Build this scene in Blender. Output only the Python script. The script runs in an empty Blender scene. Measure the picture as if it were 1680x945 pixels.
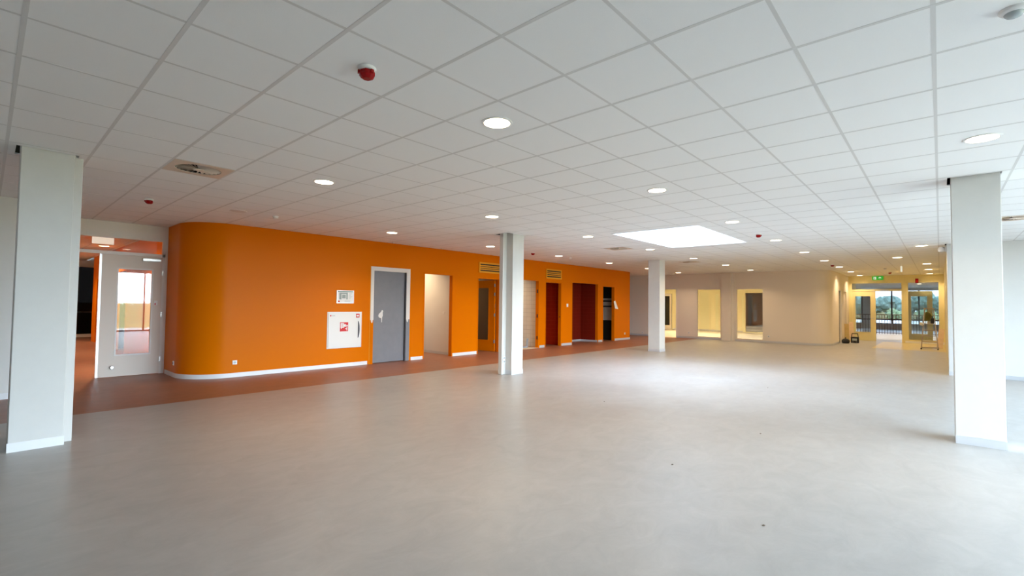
import bpy, math, random
from mathutils import Vector, Matrix

random.seed(7)
scene = bpy.context.scene
COL = scene.collection
PI = math.pi

# ------------------------------------------------------------------ camera
F_PX, PITCH, ROLL, YAW = 778.74, math.radians(1.937), math.radians(0.699), math.radians(42.046)
CAM_Z = 1.5
fwd = Vector((math.cos(YAW) * math.cos(PITCH), math.sin(YAW) * math.cos(PITCH), math.sin(PITCH)))
right = fwd.cross(Vector((0, 0, 1))).normalized()
up = right.cross(fwd)
r2 = right * math.cos(ROLL) + up * math.sin(ROLL)
u2 = -right * math.sin(ROLL) + up * math.cos(ROLL)
cam_data = bpy.data.cameras.new('camera')
cam_data.sensor_width = 36.0
cam_data.lens = 36.0 * F_PX / 1680.0
cam_data.clip_start = 0.05
cam_data.clip_end = 600
cam = bpy.data.objects.new('camera', cam_data)
COL.objects.link(cam)
M3 = Matrix((r2, u2, -fwd)).transposed()
cam.matrix_world = Matrix.Translation((0, 0, CAM_Z)) @ M3.to_4x4()
scene.camera = cam

# ------------------------------------------------------------------ world, exposure
SKY = 21.0
world = bpy.data.worlds.new('overcast_sky')
scene.world = world
world.use_nodes = True
bg = world.node_tree.nodes['Background']
bg.inputs['Color'].default_value = (0.79, 0.93, 1.11, 1)
bg.inputs['Strength'].default_value = SKY
LAMP_W = 12.0          # each downlight
LAMP_COL = (1.0, 0.72, 0.44)

vs = scene.view_settings
vs.view_transform = 'Standard'
vs.look = 'None'
vs.exposure = 0.64
vs.gamma = 1.0
vs.use_curve_mapping = False
cy = scene.cycles
cy.use_denoising = True
cy.use_adaptive_sampling = True
cy.adaptive_threshold = 0.025
cy.max_bounces = 8
cy.diffuse_bounces = 6
cy.glossy_bounces = 4
cy.transmission_bounces = 6
cy.transparent_max_bounces = 12
cy.sample_clamp_indirect = 8.0
cy.caustics_reflective = False
cy.caustics_refractive = False


def portal(name, loc, rot, sx, sy):
    l = bpy.data.lights.new(name, 'AREA')
    l.shape = 'RECTANGLE'
    l.size, l.size_y = sx, sy
    l.cycles.is_portal = True
    o = bpy.data.objects.new(name, l)
    o.location, o.rotation_euler = loc, rot
    COL.objects.link(o)


FAC_Y = -4.6                    # window front on the camera's right
FAC_X0, FAC_X1 = 1.8, 13.4
HALL_X = 44.0                   # window front of the hall at the corridor end
SK = (8.79, 11.79, 3.306, 5.106)  # skylight opening x0 x1 y0 y1
portal('portal_facade', ((FAC_X0 + FAC_X1) / 2, FAC_Y - 0.12, 1.38), (PI / 2, 0, 0), FAC_X1 - FAC_X0, 2.75)
portal('portal_hall', (HALL_X + 0.15, 1.6, 1.6), (0, PI / 2, 0), 2.4, 11.2)
portal('portal_skylight', ((SK[0] + SK[1]) / 2, (SK[2] + SK[3]) / 2, 3.62), (0, 0, 0), 3.0, 1.8)


# ------------------------------------------------------------------ helpers
def lin(r, g, b):
    def f(c):
        c /= 255.0
        return c / 12.92 if c <= 0.04045 else ((c + 0.055) / 1.055) ** 2.4
    return (f(r), f(g), f(b))


MATS = {}


def mat(name, col, rough=0.6, spec=0.4, metal=0.0, var=0.0, vscale=3.0, bump=0.0, bscale=200.0, emit=None, estr=0.0):
    m = bpy.data.materials.new(name)
    m.use_nodes = True
    nt = m.node_tree
    b = nt.nodes['Principled BSDF']
    b.inputs['Base Color'].default_value = (*col, 1)
    b.inputs['Roughness'].default_value = rough
    b.inputs['Specular IOR Level'].default_value = spec
    b.inputs['Metallic'].default_value = metal
    if var or bump:
        tc = nt.nodes.new('ShaderNodeTexCoord')
    if var:
        n = nt.nodes.new('ShaderNodeTexNoise')
        n.inputs['Scale'].default_value = vscale
        n.inputs['Detail'].default_value = 6
        n.inputs['Roughness'].default_value = 0.65
        nt.links.new(tc.outputs['Object'], n.inputs['Vector'])
        r = nt.nodes.new('ShaderNodeValToRGB')
        r.color_ramp.elements[0].position = 0.3
        r.color_ramp.elements[1].position = 0.7
        r.color_ramp.elements[0].color = (*[c * (1 - var) for c in col], 1)
        r.color_ramp.elements[1].color = (*[min(1, c * (1 + var)) for c in col], 1)
        nt.links.new(n.outputs['Fac'], r.inputs['Fac'])
        nt.links.new(r.outputs['Color'], b.inputs['Base Color'])
    if bump:
        n2 = nt.nodes.new('ShaderNodeTexNoise')
        n2.inputs['Scale'].default_value = bscale
        n2.inputs['Detail'].default_value = 2
        nt.links.new(tc.outputs['Object'], n2.inputs['Vector'])
        bp = nt.nodes.new('ShaderNodeBump')
        bp.inputs['Strength'].default_value = bump
        bp.inputs['Distance'].default_value = 0.002
        nt.links.new(n2.outputs['Fac'], bp.inputs['Height'])
        nt.links.new(bp.outputs['Normal'], b.inputs['Normal'])
    if emit:
        b.inputs['Emission Color'].default_value = (*emit, 1)
        b.inputs['Emission Strength'].default_value = estr
    MATS[name] = m
    return m


def lino(name, col, streak, rough):
    """marbled linoleum: two noise scales, slightly streaky"""
    m = bpy.data.materials.new(name)
    m.use_nodes = True
    nt = m.node_tree
    b = nt.nodes['Principled BSDF']
    b.inputs['Roughness'].default_value = rough
    b.inputs['Specular IOR Level'].default_value = 0.45
    tc = nt.nodes.new('ShaderNodeTexCoord')
    mp = nt.nodes.new('ShaderNodeMapping')
    mp.inputs['Scale'].default_value = (1.0, 1.5, 1.0)
    mp.inputs['Rotation'].default_value = (0, 0, 0.15)
    nt.links.new(tc.outputs['Object'], mp.inputs['Vector'])
    n1 = nt.nodes.new('ShaderNodeTexNoise')
    n1.inputs['Scale'].default_value = 3.0
    n1.inputs['Detail'].default_value = 8
    n1.inputs['Roughness'].default_value = 0.7
    n1.inputs['Distortion'].default_value = 0.8
    nt.links.new(mp.outputs['Vector'], n1.inputs['Vector'])
    r = nt.nodes.new('ShaderNodeValToRGB')
    r.color_ramp.elements[0].position = 0.32
    r.color_ramp.elements[1].position = 0.68
    r.color_ramp.elements[0].color = (*[c * (1 - streak) for c in col], 1)
    r.color_ramp.elements[1].color = (*[min(1, c * (1 + streak)) for c in col], 1)
    nt.links.new(n1.outputs['Fac'], r.inputs['Fac'])
    n3 = nt.nodes.new('ShaderNodeTexNoise')
    n3.inputs['Scale'].default_value = 0.7
    n3.inputs['Detail'].default_value = 4
    nt.links.new(tc.outputs['Object'], n3.inputs['Vector'])
    mx = nt.nodes.new('ShaderNodeMix')
    mx.data_type = 'RGBA'
    mx.blend_type = 'MULTIPLY'
    r3 = nt.nodes.new('ShaderNodeValToRGB')
    r3.color_ramp.elements[0].position = 0.3
    r3.color_ramp.elements[1].position = 0.7
    r3.color_ramp.elements[0].color = (0.93, 0.925, 0.92, 1)
    r3.color_ramp.elements[1].color = (1, 1, 1, 1)
    nt.links.new(n3.outputs['Fac'], r3.inputs['Fac'])
    mx.inputs[0].default_value = 1.0
    nt.links.new(r.outputs['Color'], mx.inputs[6])
    nt.links.new(r3.outputs['Color'], mx.inputs[7])
    nt.links.new(mx.outputs[2], b.inputs['Base Color'])
    # dusty, unevenly worn gloss
    mr = nt.nodes.new('ShaderNodeMapRange')
    mr.inputs['To Min'].default_value = rough - 0.07
    mr.inputs['To Max'].default_value = rough + 0.10
    nt.links.new(n3.outputs['Fac'], mr.inputs['Value'])
    nt.links.new(mr.outputs['Result'], b.inputs['Roughness'])
    MATS[name] = m


def glass(name, tint=(0.93, 0.96, 0.95), refl=0.10):
    m = bpy.data.materials.new(name)
    m.use_nodes = True
    nt = m.node_tree
    nt.nodes.clear()
    out = nt.nodes.new('ShaderNodeOutputMaterial')
    mix = nt.nodes.new('ShaderNodeMixShader')
    tr = nt.nodes.new('ShaderNodeBsdfTransparent')
    tr.inputs['Color'].default_value = (*tint, 1)
    gl = nt.nodes.new('ShaderNodeBsdfGlossy')
    gl.inputs['Roughness'].default_value = 0.02
    lw = nt.nodes.new('ShaderNodeLayerWeight')
    lw.inputs['Blend'].default_value = 0.25
    mr = nt.nodes.new('ShaderNodeMapRange')
    mr.inputs['To Min'].default_value = refl
    mr.inputs['To Max'].default_value = 0.9
    nt.links.new(lw.outputs['Fresnel'], mr.inputs['Value'])
    nt.links.new(mr.outputs['Result'], mix.inputs['Fac'])
    nt.links.new(tr.outputs['BSDF'], mix.inputs[1])
    nt.links.new(gl.outputs['BSDF'], mix.inputs[2])
    nt.links.new(mix.outputs['Shader'], out.inputs['Surface'])
    MATS[name] = m


def tilemat(name, col, joint, w, h, rough=0.3):
    m = bpy.data.materials.new(name)
    m.use_nodes = True
    nt = m.node_tree
    b = nt.nodes['Principled BSDF']
    b.inputs['Roughness'].default_value = rough
    tc = nt.nodes.new('ShaderNodeTexCoord')
    sp = nt.nodes.new('ShaderNodeSeparateXYZ')
    cb = nt.nodes.new('ShaderNodeCombineXYZ')
    ad = nt.nodes.new('ShaderNodeMath')
    ad.operation = 'ADD'
    nt.links.new(tc.outputs['Object'], sp.inputs['Vector'])
    nt.links.new(sp.outputs['X'], ad.inputs[0])
    nt.links.new(sp.outputs['Y'], ad.inputs[1])
    nt.links.new(ad.outputs[0], cb.inputs['X'])
    nt.links.new(sp.outputs['Z'], cb.inputs['Y'])
    b.inputs['Specular IOR Level'].default_value = 0.15
    br = nt.nodes.new('ShaderNodeTexBrick')
    br.offset = 0.0
    br.inputs['Color1'].default_value = (*col, 1)
    br.inputs['Color2'].default_value = (*[c * 0.94 for c in col], 1)
    br.inputs['Mortar'].default_value = (*joint, 1)
    br.inputs['Scale'].default_value = 1.0
    br.inputs['Mortar Size'].default_value = 0.004
    br.inputs['Brick Width'].default_value = w
    br.inputs['Row Height'].default_value = h
    nt.links.new(cb.outputs['Vector'], br.inputs['Vector'])
    nt.links.new(br.outputs['Color'], b.inputs['Base Color'])
    MATS[name] = m


# ------------------------------------------------------------------ materials
mat('orange_paint', (0.70, 0.168, 0.0), 0.30, 0.05, bump=0.25, bscale=260)
mat('yellow_paint', (0.80, 0.36, 0.02), 0.5, 0.3)
mat('white_paint', (0.74, 0.73, 0.70), 0.6, 0.3, var=0.015, vscale=2.0, bump=0.1, bscale=150)
mat('column_paint', (0.66, 0.655, 0.632), 0.55, 0.3, var=0.02, vscale=5.0)
mat('beige_wall', (0.80, 0.74, 0.65), 0.6, 0.3, bump=0.1)
mat('cream_wall', (0.76, 0.69, 0.38), 0.55, 0.3)
mat('pale_yellow', (0.84, 0.80, 0.54), 0.6, 0.3)
mat('grey_wall', (0.55, 0.55, 0.55), 0.7, 0.3)
mat('dark_red', (0.16, 0.012, 0.004), 0.55, 0.3)
mat('tile_white', (0.87, 0.868, 0.86), 0.9, 0.1, bump=0.5, bscale=420)
mat('tee_white', (0.66, 0.65, 0.635), 0.45, 0.3)
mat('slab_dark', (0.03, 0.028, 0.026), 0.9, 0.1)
mat('base_grey', (0.62, 0.64, 0.67), 0.35, 0.5, metal=0.25)
mat('base_white', (0.80, 0.81, 0.82), 0.35, 0.5)
mat('door_cream', (0.72, 0.64, 0.56), 0.5, 0.4)
mat('frame_white', (0.78, 0.75, 0.71), 0.4, 0.4)
mat('door_grey', (0.225, 0.228, 0.25), 0.45, 0.4, var=0.05, vscale=6)
mat('jamb_dark', (0.07, 0.07, 0.08), 0.5, 0.4)
mat('filler', (0.82, 0.80, 0.77), 0.8, 0.2)
mat('steel', (0.62, 0.62, 0.63), 0.28, 0.5, metal=1.0)
mat('hinge_steel', (0.35, 0.42, 0.50), 0.35, 0.5, metal=0.6)
mat('aluminium', (0.70, 0.69, 0.68), 0.35, 0.5, metal=0.8)
mat('ladder_alu', (0.42, 0.36, 0.29), 0.4, 0.5, metal=0.3)  # warm lamplight put into the tan metal colour
mat('cabinet_white', (0.80, 0.785, 0.75), 0.35, 0.4)
mat('sign_red', (0.62, 0.008, 0.012), 0.45, 0.4)
mat('siren_red', (0.30, 0.001, 0.002), 0.35, 0.25)
mat('plastic_white', (0.80, 0.80, 0.79), 0.4, 0.4)
mat('black', (0.012, 0.012, 0.012), 0.5, 0.4)
mat('black_gloss', (0.02, 0.02, 0.022), 0.15, 0.5)
mat('plan_green', (0.18, 0.30, 0.20), 0.5, 0.3)
mat('plan_grey', (0.35, 0.40, 0.38), 0.5, 0.3)
mat('paper', (0.82, 0.82, 0.80), 0.7, 0.2)
mat('vent_metal', (0.66, 0.55, 0.45), 0.4, 0.4)
mat('vent_shadow', (0.05, 0.045, 0.04), 0.8, 0.2)
mat('sensor_lens', (0.42, 0.47, 0.48), 0.15, 0.5)
mat('exit_green', (0.02, 0.34, 0.03), 0.4, 0.3, emit=(0.03, 0.45, 0.04), estr=0.35)
mat('exit_white', (0.8, 0.8, 0.8), 0.4, 0.3, emit=(0.9, 1.0, 0.9), estr=0.35)
mat('mullion', (0.07, 0.035, 0.03), 0.5, 0.4)
mat('wood_board', (0.66, 0.50, 0.33), 0.6, 0.3, var=0.08, vscale=8)
mat('plywood', (0.60, 0.46, 0.20), 0.6, 0.3, var=0.1, vscale=6)
mat('olive', (0.17, 0.17, 0.05), 0.8, 0.2, var=0.2, vscale=20)
mat('concrete', (0.60, 0.56, 0.48), 0.8, 0.2, var=0.1, vscale=8)
mat('leaf_a', (0.22, 0.31, 0.27), 0.9, 0.1, var=0.4, vscale=0.9)  # distance haze put into the pale bluish leaf colour
mat('leaf_b', (0.30, 0.38, 0.22), 0.9, 0.1, var=0.4, vscale=0.9)
mat('bark', (0.10, 0.08, 0.06), 0.9, 0.1)
mat('paving', (0.30, 0.28, 0.26), 0.9, 0.1, var=0.1, vscale=2)
mat('field', (0.16, 0.13, 0.045), 0.95, 0.1, var=0.25, vscale=0.15)
mat('gravel', (0.62, 0.60, 0.58), 0.95, 0.1, var=0.1, vscale=3)
mat('lamp_face', (0.9, 0.9, 0.9), 0.4, 0.2, emit=(1.0, 0.80, 0.55), estr=7.0)
mat('lamp_off', (0.72, 0.70, 0.68), 0.4, 0.3)
lino('lino_grey', (0.375, 0.375, 0.37), 0.085, 0.34)
lino('lino_brown', (0.30, 0.135, 0.082), 0.12, 0.40)
lino('lino_reflection', (0.56, 0.46, 0.20), 0.06, 0.33)
lino('lino_pale', (0.58, 0.55, 0.47), 0.05, 0.35)
glass('glass_clear', refl=0.05)
glass('glass_opal', (0.74, 0.76, 0.78), 0.05)
glass('glass_door', (0.86, 0.80, 0.74), 0.085)
glass('glass_dimmed', (0.27, 0.29, 0.305), 0.05)  # tint made up to dim the overbright outdoors
glass('glass_dark', (0.015, 0.014, 0.013), 0.03)
glass('glass_smoke', (0.55, 0.45, 0.33), 0.06)
tilemat('wall_tile_white', (0.70, 0.67, 0.61), (0.45, 0.42, 0.38), 0.2, 0.15)
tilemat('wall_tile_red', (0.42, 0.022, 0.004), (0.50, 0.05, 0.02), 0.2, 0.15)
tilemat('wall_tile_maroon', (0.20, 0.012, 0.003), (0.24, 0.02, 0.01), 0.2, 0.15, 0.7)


class MB:
    def __init__(s):
        s.v, s.f = [], []

    def box(s, x0, x1, y0, y1, z0, z1):
        n = len(s.v)
        s.v += [(x0, y0, z0), (x1, y0, z0), (x1, y1, z0), (x0, y1, z0), (x0, y0, z1), (x1, y0, z1), (x1, y1, z1), (x0, y1, z1)]
        s.f += [tuple(n + i for i in q) for q in ((0, 3, 2, 1), (4, 5, 6, 7), (0, 1, 5, 4), (1, 2, 6, 5), (2, 3, 7, 6), (3, 0, 4, 7))]
        return s

    def prism(s, poly, z0, z1):
        """poly counter-clockwise in xy"""
        n, k = len(s.v), len(poly)
        s.v += [(x, y, z0) for x, y in poly] + [(x, y, z1) for x, y in poly]
        s.f += [tuple(n + k - 1 - i for i in range(k)), tuple(n + k + i for i in range(k))]
        s.f += [(n + i, n + (i + 1) % k, n + k + (i + 1) % k, n + k + i) for i in range(k)]
        return s

    def strip(s, inner, outer, z0, z1):
        """curved wall between two polylines"""
        k = len(inner)
        n = len(s.v)
        for (a, b) in zip(inner, outer):
            s.v += [(*a, z0), (*a, z1), (*b, z0), (*b, z1)]
        for i in range(k - 1):
            p, q = n + 4 * i, n + 4 * (i + 1)
            s.f += [(p, q, q + 1, p + 1), (p + 2, p + 3, q + 3, q + 2), (p + 1, q + 1, q + 3, p + 3), (p, p + 2, q + 2, q)]
        e = n + 4 * (k - 1)
        s.f += [(n, n + 1, n + 3, n + 2), (e, e + 2, e + 3, e + 1)]
        return s

    def lathe(s, prof, c=(0, 0, 0), n=32):
        """profile of (r, z) revolved about z"""
        b = len(s.v)
        for r, z in prof:
            for i in range(n):
                a = 2 * PI * i / n
                s.v.append((c[0] + r * math.cos(a), c[1] + r * math.sin(a), c[2] + z))
        for j in range(len(prof) - 1):
            for i in range(n):
                i2 = (i + 1) % n
                s.f.append((b + j * n + i, b + j * n + i2, b + (j + 1) * n + i2, b + (j + 1) * n + i))
        s.f.append(tuple(b + n - 1 - i for i in range(n)))
        s.f.append(tuple(b + (len(prof) - 1) * n + i for i in range(n)))
        return s

    def tube(s, pts, r, n=10):
        pts = [Vector(p) for p in pts]
        b = len(s.v)
        for i, p in enumerate(pts):
            t = (pts[min(i + 1, len(pts) - 1)] - pts[max(i - 1, 0)]).normalized()
            a = t.cross(Vector((0, 0, 1)))
            if a.length < 1e-3:
                a = t.cross(Vector((1, 0, 0)))
            a.normalize()
            c = t.cross(a)
            for k in range(n):
                th = 2 * PI * k / n
                s.v.append(tuple(p + a * r * math.cos(th) + c * r * math.sin(th)))
        for i in range(len(pts) - 1):
            for k in range(n):
                k2 = (k + 1) % n
                s.f.append((b + i * n + k, b + i * n + k2, b + (i + 1) * n + k2, b + (i + 1) * n + k))
        s.f.append(tuple(b + n - 1 - k for k in range(n)))
        s.f.append(tuple(b + (len(pts) - 1) * n + k for k in range(n)))
        return s

    def bar(s, p, q, w, d, upv=(0, 0, 1)):
        """rectangular bar from p to q"""
        p, q = Vector(p), Vector(q)
        t = (q - p).normalized()
        a = t.cross(Vector(upv))
        if a.length < 1e-4:
            a = t.cross(Vector((1, 0, 0)))
        a.normalize()
        c = a.cross(t)
        n = len(s.v)
        for o in (p, q):
            for i, j in ((-1, -1), (1, -1), (1, 1), (-1, 1)):
                s.v.append(tuple(o + a * (i * w / 2) + c * (j * d / 2)))
        s.f += [tuple(n + i for i in f) for f in ((0, 1, 2, 3), (7, 6, 5, 4), (0, 4, 5, 1), (1, 5, 6, 2), (2, 6, 7, 3), (3, 7, 4, 0))]
        return s

    def mesh(s, name):
        me = bpy.data.meshes.new(name)
        me.from_pydata(s.v, [], s.f)
        me.validate()
        import bmesh
        bm = bmesh.new()
        bm.from_mesh(me)
        bmesh.ops.recalc_face_normals(bm, faces=bm.faces)
        bm.to_mesh(me)
        bm.free()
        return me

    def build(s, name, m, parent=None, smooth=False, bevel=0.0):
        me = s.mesh(name)
        me.materials.append(MATS[m])
        o = bpy.data.objects.new(name, me)
        COL.objects.link(o)
        if parent:
            o.parent = parent
        if smooth:
            for p in me.polygons:
                p.use_smooth = True
            sm = o.modifiers.new('smooth', 'EDGE_SPLIT')
            sm.split_angle = math.radians(40)
        if bevel:
            bv = o.modifiers.new('bevel', 'BEVEL')
            bv.width = bevel
            bv.segments = 2
            bv.limit_method = 'ANGLE'
        return o


def tag(o, label, cat, group=None, kind=None):
    o['label'] = label
    o['category'] = cat
    if group:
        o['group'] = group
    if kind:
        o['kind'] = kind
    return o


def struct(o, label, cat):
    return tag(o, label, cat, kind='structure')


def empty(name, loc=(0, 0, 0), rz=0.0):
    o = bpy.data.objects.new(name, None)
    o.empty_display_size = 0.1
    COL.objects.link(o)
    o.location = loc
    o.rotation_euler = (0, 0, rz)
    return o


def copy_tree(o, parent=None):
    c = o.copy()
    COL.objects.link(c)
    c.parent = parent
    for ch in o.children:
        copy_tree(ch, c)
    return c


def wall_boxes(mb, axis, p0, p1, a0, a1, z0, z1, openings):
    """wall along axis ('x' or 'y') between a0..a1, thickness p0..p1, openings (b0,b1,zb,zt)"""
    def bx(u0, u1, za, zb):
        if u1 - u0 < 1e-4 or zb - za < 1e-4:
            return
        if axis == 'x':
            mb.box(u0, u1, p0, p1, za, zb)
        else:
            mb.box(p0, p1, u0, u1, za, zb)
    cur = a0
    for b0, b1, zb, zt in sorted(openings):
        bx(cur, b0, z0, z1)
        bx(b0, b1, z0, zb)
        bx(b0, b1, zt, z1)
        cur = b1
    bx(cur, a1, z0, z1)
    return mb


H = 3.0
GX, GY, T = 1.29, 2.406, 0.6    # ceiling grid origin and module

# =================================================================== STRUCTURE
# ------------------------------------------------------------------ floors
BR = 8.33
fl = MB()
fl.box(-3.2, 22.6, FAC_Y - 0.2, BR, -0.05, 0)
fl.box(22.6, 27.36, 1.95, BR, -0.05, 0)
struct(fl.build('floor', 'lino_grey'), 'wide grey marbled linoleum floor of the open hall', 'floor')
struct(MB().box(-3.2, 22.2, BR, 25.2, -0.05, 0).build('floor_walkway', 'lino_brown'), 'reddish brown linoleum strip along the orange wall', 'floor')
struct(MB().box(22.6, 27.36, -0.3, 1.95, -0.05, 0).build('floor_entrance', 'lino_reflection'), 'floor by the glazed corridor doors with its yellowish reflection painted in', 'floor')  # yellowish lit reflection put into the floor colour
fo = MB()
fo.box(27.36, HALL_X, -4.2, 3.26, -0.05, 0)
fo.box(29.85, HALL_X, 3.26, 14.6, -0.05, 0)
struct(fo.build('floor_lobby', 'lino_grey'), 'pale grey floor of the lobby beyond the glazed doors', 'floor')
struct(MB().box(22.2, 29.85, BR, 14.6, -0.05, 0).box(27.36, 29.85, 3.26, BR, -0.05, 0).build('floor_side_room', 'lino_pale'), 'pale floor inside the yellow rooms behind the beige wall', 'floor')
struct(MB().box(-60, 400, -300, 300, -0.4, -0.3).build('ground', 'field'), 'dry open field outside the building', 'ground')
struct(MB().box(-12, 20, -12, -4.8, -0.3, -0.2).build('ground_bounce', 'paving'), 'added paved terrace bouncing daylight in through the windows behind the camera', 'ground')  # unseen paving added to bounce daylight up to the ceiling
struct(MB().box(44.6, 90, -40, 60, -0.3, -0.22).build('ground_forecourt', 'gravel'), 'pale gravel forecourt outside the lobby windows', 'ground')

# ------------------------------------------------------------------ ceiling: slab, tees and tiles
sl = MB()
X0, X1, Y0, Y1 = -3.3, HALL_X + 0.3, FAC_Y - 0.3, 25.3
sl.box(X0, SK[0] - 0.1, Y0, Y1, 3.32, 3.5)
sl.box(SK[1] + 0.1, X1, Y0, Y1, 3.32, 3.5)
sl.box(SK[0] - 0.1, SK[1] + 0.1, Y0, SK[2] - 0.1, 3.32, 3.5)
sl.box(SK[0] - 0.1, SK[1] + 0.1, SK[3] + 0.1, Y1, 3.32, 3.5)
ceiling = sl.build('ceiling', 'slab_dark')
struct(ceiling, 'white suspended tile ceiling with a square grid', 'ceiling')

RECTS = [(-3.0, 14.8, FAC_Y, 10.3), (14.8, 22.1, -0.14, 10.3), (22.1, 27.3, -0.14, 3.2), (27.42, 29.8, -4.0, 3.2),
         (29.92, HALL_X, -4.0, 14.4), (0.8, 2.5, 10.3, 11.85), (2.5, 3.6, 10.3, 11.3), (0.8, 2.58, 11.97, 25.0),
         (19.3, 22.1, 10.3, 14.4), (22.1, 23.2, 3.2, 4.3)]
COLS = [(0.19, 0.585, 6.72, 7.10), (7.37, 7.87, 6.76, 7.15), (14.75, 15.15, 6.80, 7.20), (7.36, 7.76, -0.51, -0.11), (14.75, 15.15, -0.53, -0.13)]
HOLES = [(SK[0] - 0.02, SK[1] + 0.02, SK[2] - 0.02, SK[3] + 0.02)] + [(a - 0.035, b + 0.03, c - 0.012, d + 0.03) for a, b, c, d in COLS]
VENTS = [(1.59, 6.306), (11.19, 6.306), (15.99, 6.306), (11.19, -0.894)]


def subtract(r, h):
    a, b, c, d = r
    e, f, g, i = h
    if e >= b or f <= a or g >= d or i <= c:
        return [r]
    out = []
    if e > a:
        out.append((a, e, c, d))
    if f < b:
        out.append((f, b, c, d))
    m0, m1 = max(a, e), min(b, f)
    if g > c:
        out.append((m0, m1, c, g))
    if i < d:
        out.append((m0, m1, i, d))
    return out


def pix(x, y, z):
    d = Vector((x, y, z - CAM_Z))
    k = d.dot(fwd)
    if k < 0.15:
        return None
    return (840 + F_PX * d.dot(r2) / k, 472.5 - F_PX * d.dot(u2) / k)


def px_area(a, b, c, d):
    ps = [pix(a, c, H), pix(b, c, H), pix(b, d, H), pix(a, d, H)]
    if any(p is None for p in ps):
        return 0
    # clip (Sutherland-Hodgman) against the frame
    def clip(poly, f, inter):
        res = []
        for i, p in enumerate(poly):
            q = poly[(i + 1) % len(poly)]
            if f(p):
                res.append(p)
                if not f(q):
                    res.append(inter(p, q))
            elif f(q):
                res.append(inter(p, q))
        return res
    for ax, lim, sg in ((0, 0, 1), (0, 1680, -1), (1, 0, 1), (1, 945, -1)):
        def f(p):
            return (p[ax] - lim) * sg >= 0
        def inter(p, q):
            t = (lim - p[ax]) / (q[ax] - p[ax])
            return (p[0] + t * (q[0] - p[0]), p[1] + t * (q[1] - p[1]))
        ps = clip(ps, f, inter)
        if not ps:
            return 0
    return abs(sum(ps[i][0] * ps[(i + 1) % len(ps)][1] - ps[(i + 1) % len(ps)][0] * ps[i][1] for i in range(len(ps)))) / 2


cells = []
for i in range(-9, 74):
    for j in range(-13, 40):
        cx0, cy0 = GX + T * i, GY + T * j
        full = (cx0 + 0.003, cx0 + T - 0.003, cy0 + 0.003, cy0 + T - 0.003)
        if any(abs(cx0 + T / 2 - vx) < 0.05 and abs(cy0 + T / 2 - vy) < 0.05 for vx, vy in VENTS):
            continue
        parts = []
        for R in RECTS:
            a, b, c, d = max(full[0], R[0]), min(full[1], R[1]), max(full[2], R[2]), min(full[3], R[3])
            if b - a > 0.012 and d - c > 0.012:
                parts.append((a, b, c, d))
        for h in HOLES:
            parts = [q for p in parts for q in subtract(p, h)]
        parts = [p for p in parts if p[1] - p[0] > 0.012 and p[3] - p[2] > 0.012]
        if parts:
            cells.append((sum(px_area(*p) for p in parts), parts, (cx0, cy0)))
cells.sort(key=lambda c: -c[0])
ZT0, ZT1 = 3.0012, 3.015
tile_me = None
rest = MB()
for n, (ar, parts, (cx0, cy0)) in enumerate(cells):
    whole = len(parts) == 1 and parts[0][1] - parts[0][0] > 0.59 and parts[0][3] - parts[0][2] > 0.59
    if n < 300 and ar > 0:
        if whole:
            if tile_me is None:
                tile_me = MB().box(0.003, T - 0.003, 0.003, T - 0.003, ZT0, ZT1).mesh('ceiling_tile')
                tile_me.materials.append(MATS['tile_white'])
            o = bpy.data.objects.new('ceiling_tile', tile_me)
            COL.objects.link(o)
            o.location = (cx0, cy0, 0)
            o.parent = ceiling
        else:
            mb = MB()
            for p in parts:
                mb.box(*p, ZT0, ZT1)
            mb.build('ceiling_tile', 'tile_white', ceiling)
    else:
        for p in parts:
            rest.box(*p, ZT0, ZT1)
ro = rest.build('ceiling_tile_field', 'tile_white', ceiling)
ro['kind'] = 'stuff'

TW = 0.012
THOLES = [(SK[0] - 0.02, SK[1] + 0.02, SK[2] - 0.02, SK[3] + 0.02)] + [(a - 0.035, b + 0.03, c - 0.012, d + 0.03) for a, b, c, d in COLS]
for i in range(-9, 74):
    x = GX + T * i
    segs = []
    for R in RECTS:
        a, b = max(x - TW, R[0]), min(x + TW, R[1])
        if b - a > 0.004:
            segs.append((a, b, R[2], R[3]))
    for h in THOLES:
        segs = [q for p in segs for q in subtract(p, h)]
    if segs:
        mb = MB()
        for p in segs:
            mb.box(*p, 3.0, ZT0)
        mb.build('ceiling_runner', 'tee_white', ceiling)
for j in range(-13, 40):
    y = GY + T * j
    segs = []
    for R in RECTS:
        a, b = max(y - 0.0105, R[2]), min(y + 0.0105, R[3])
        if b - a > 0.004:
            segs.append((R[0], R[1], a, b))
    for h in THOLES:
        segs = [q for p in segs for q in subtract(p, h)]
    if segs:
        mb = MB()
        for p in segs:
            mb.box(*p, 3.0003, ZT0)
        mb.build('cross_runner', 'tee_white', ceiling)

# ------------------------------------------------------------------ skylight
sky_o = empty('skylight', (0, 0, 0))
struct(sky_o, 'large bright rectangular skylight in the tile ceiling', 'skylight')
for nm, b in (('shaft_side', (SK[0] - 0.02, SK[0], SK[2], SK[3])), ('shaft_side', (SK[1], SK[1] + 0.02, SK[2], SK[3])),
              ('shaft_side', (SK[0] - 0.02, SK[1] + 0.02, SK[2] - 0.02, SK[2])), ('shaft_side', (SK[0] - 0.02, SK[1] + 0.02, SK[3], SK[3] + 0.02))):
    MB().box(*b, 2.995, 3.55).build(nm, 'plastic_white', sky_o)
MB().box(SK[0] - 0.05, SK[1] + 0.05, SK[2] - 0.05, SK[3] + 0.05, 3.555, 3.565).build('skylight_pane', 'glass_opal', sky_o)

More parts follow.
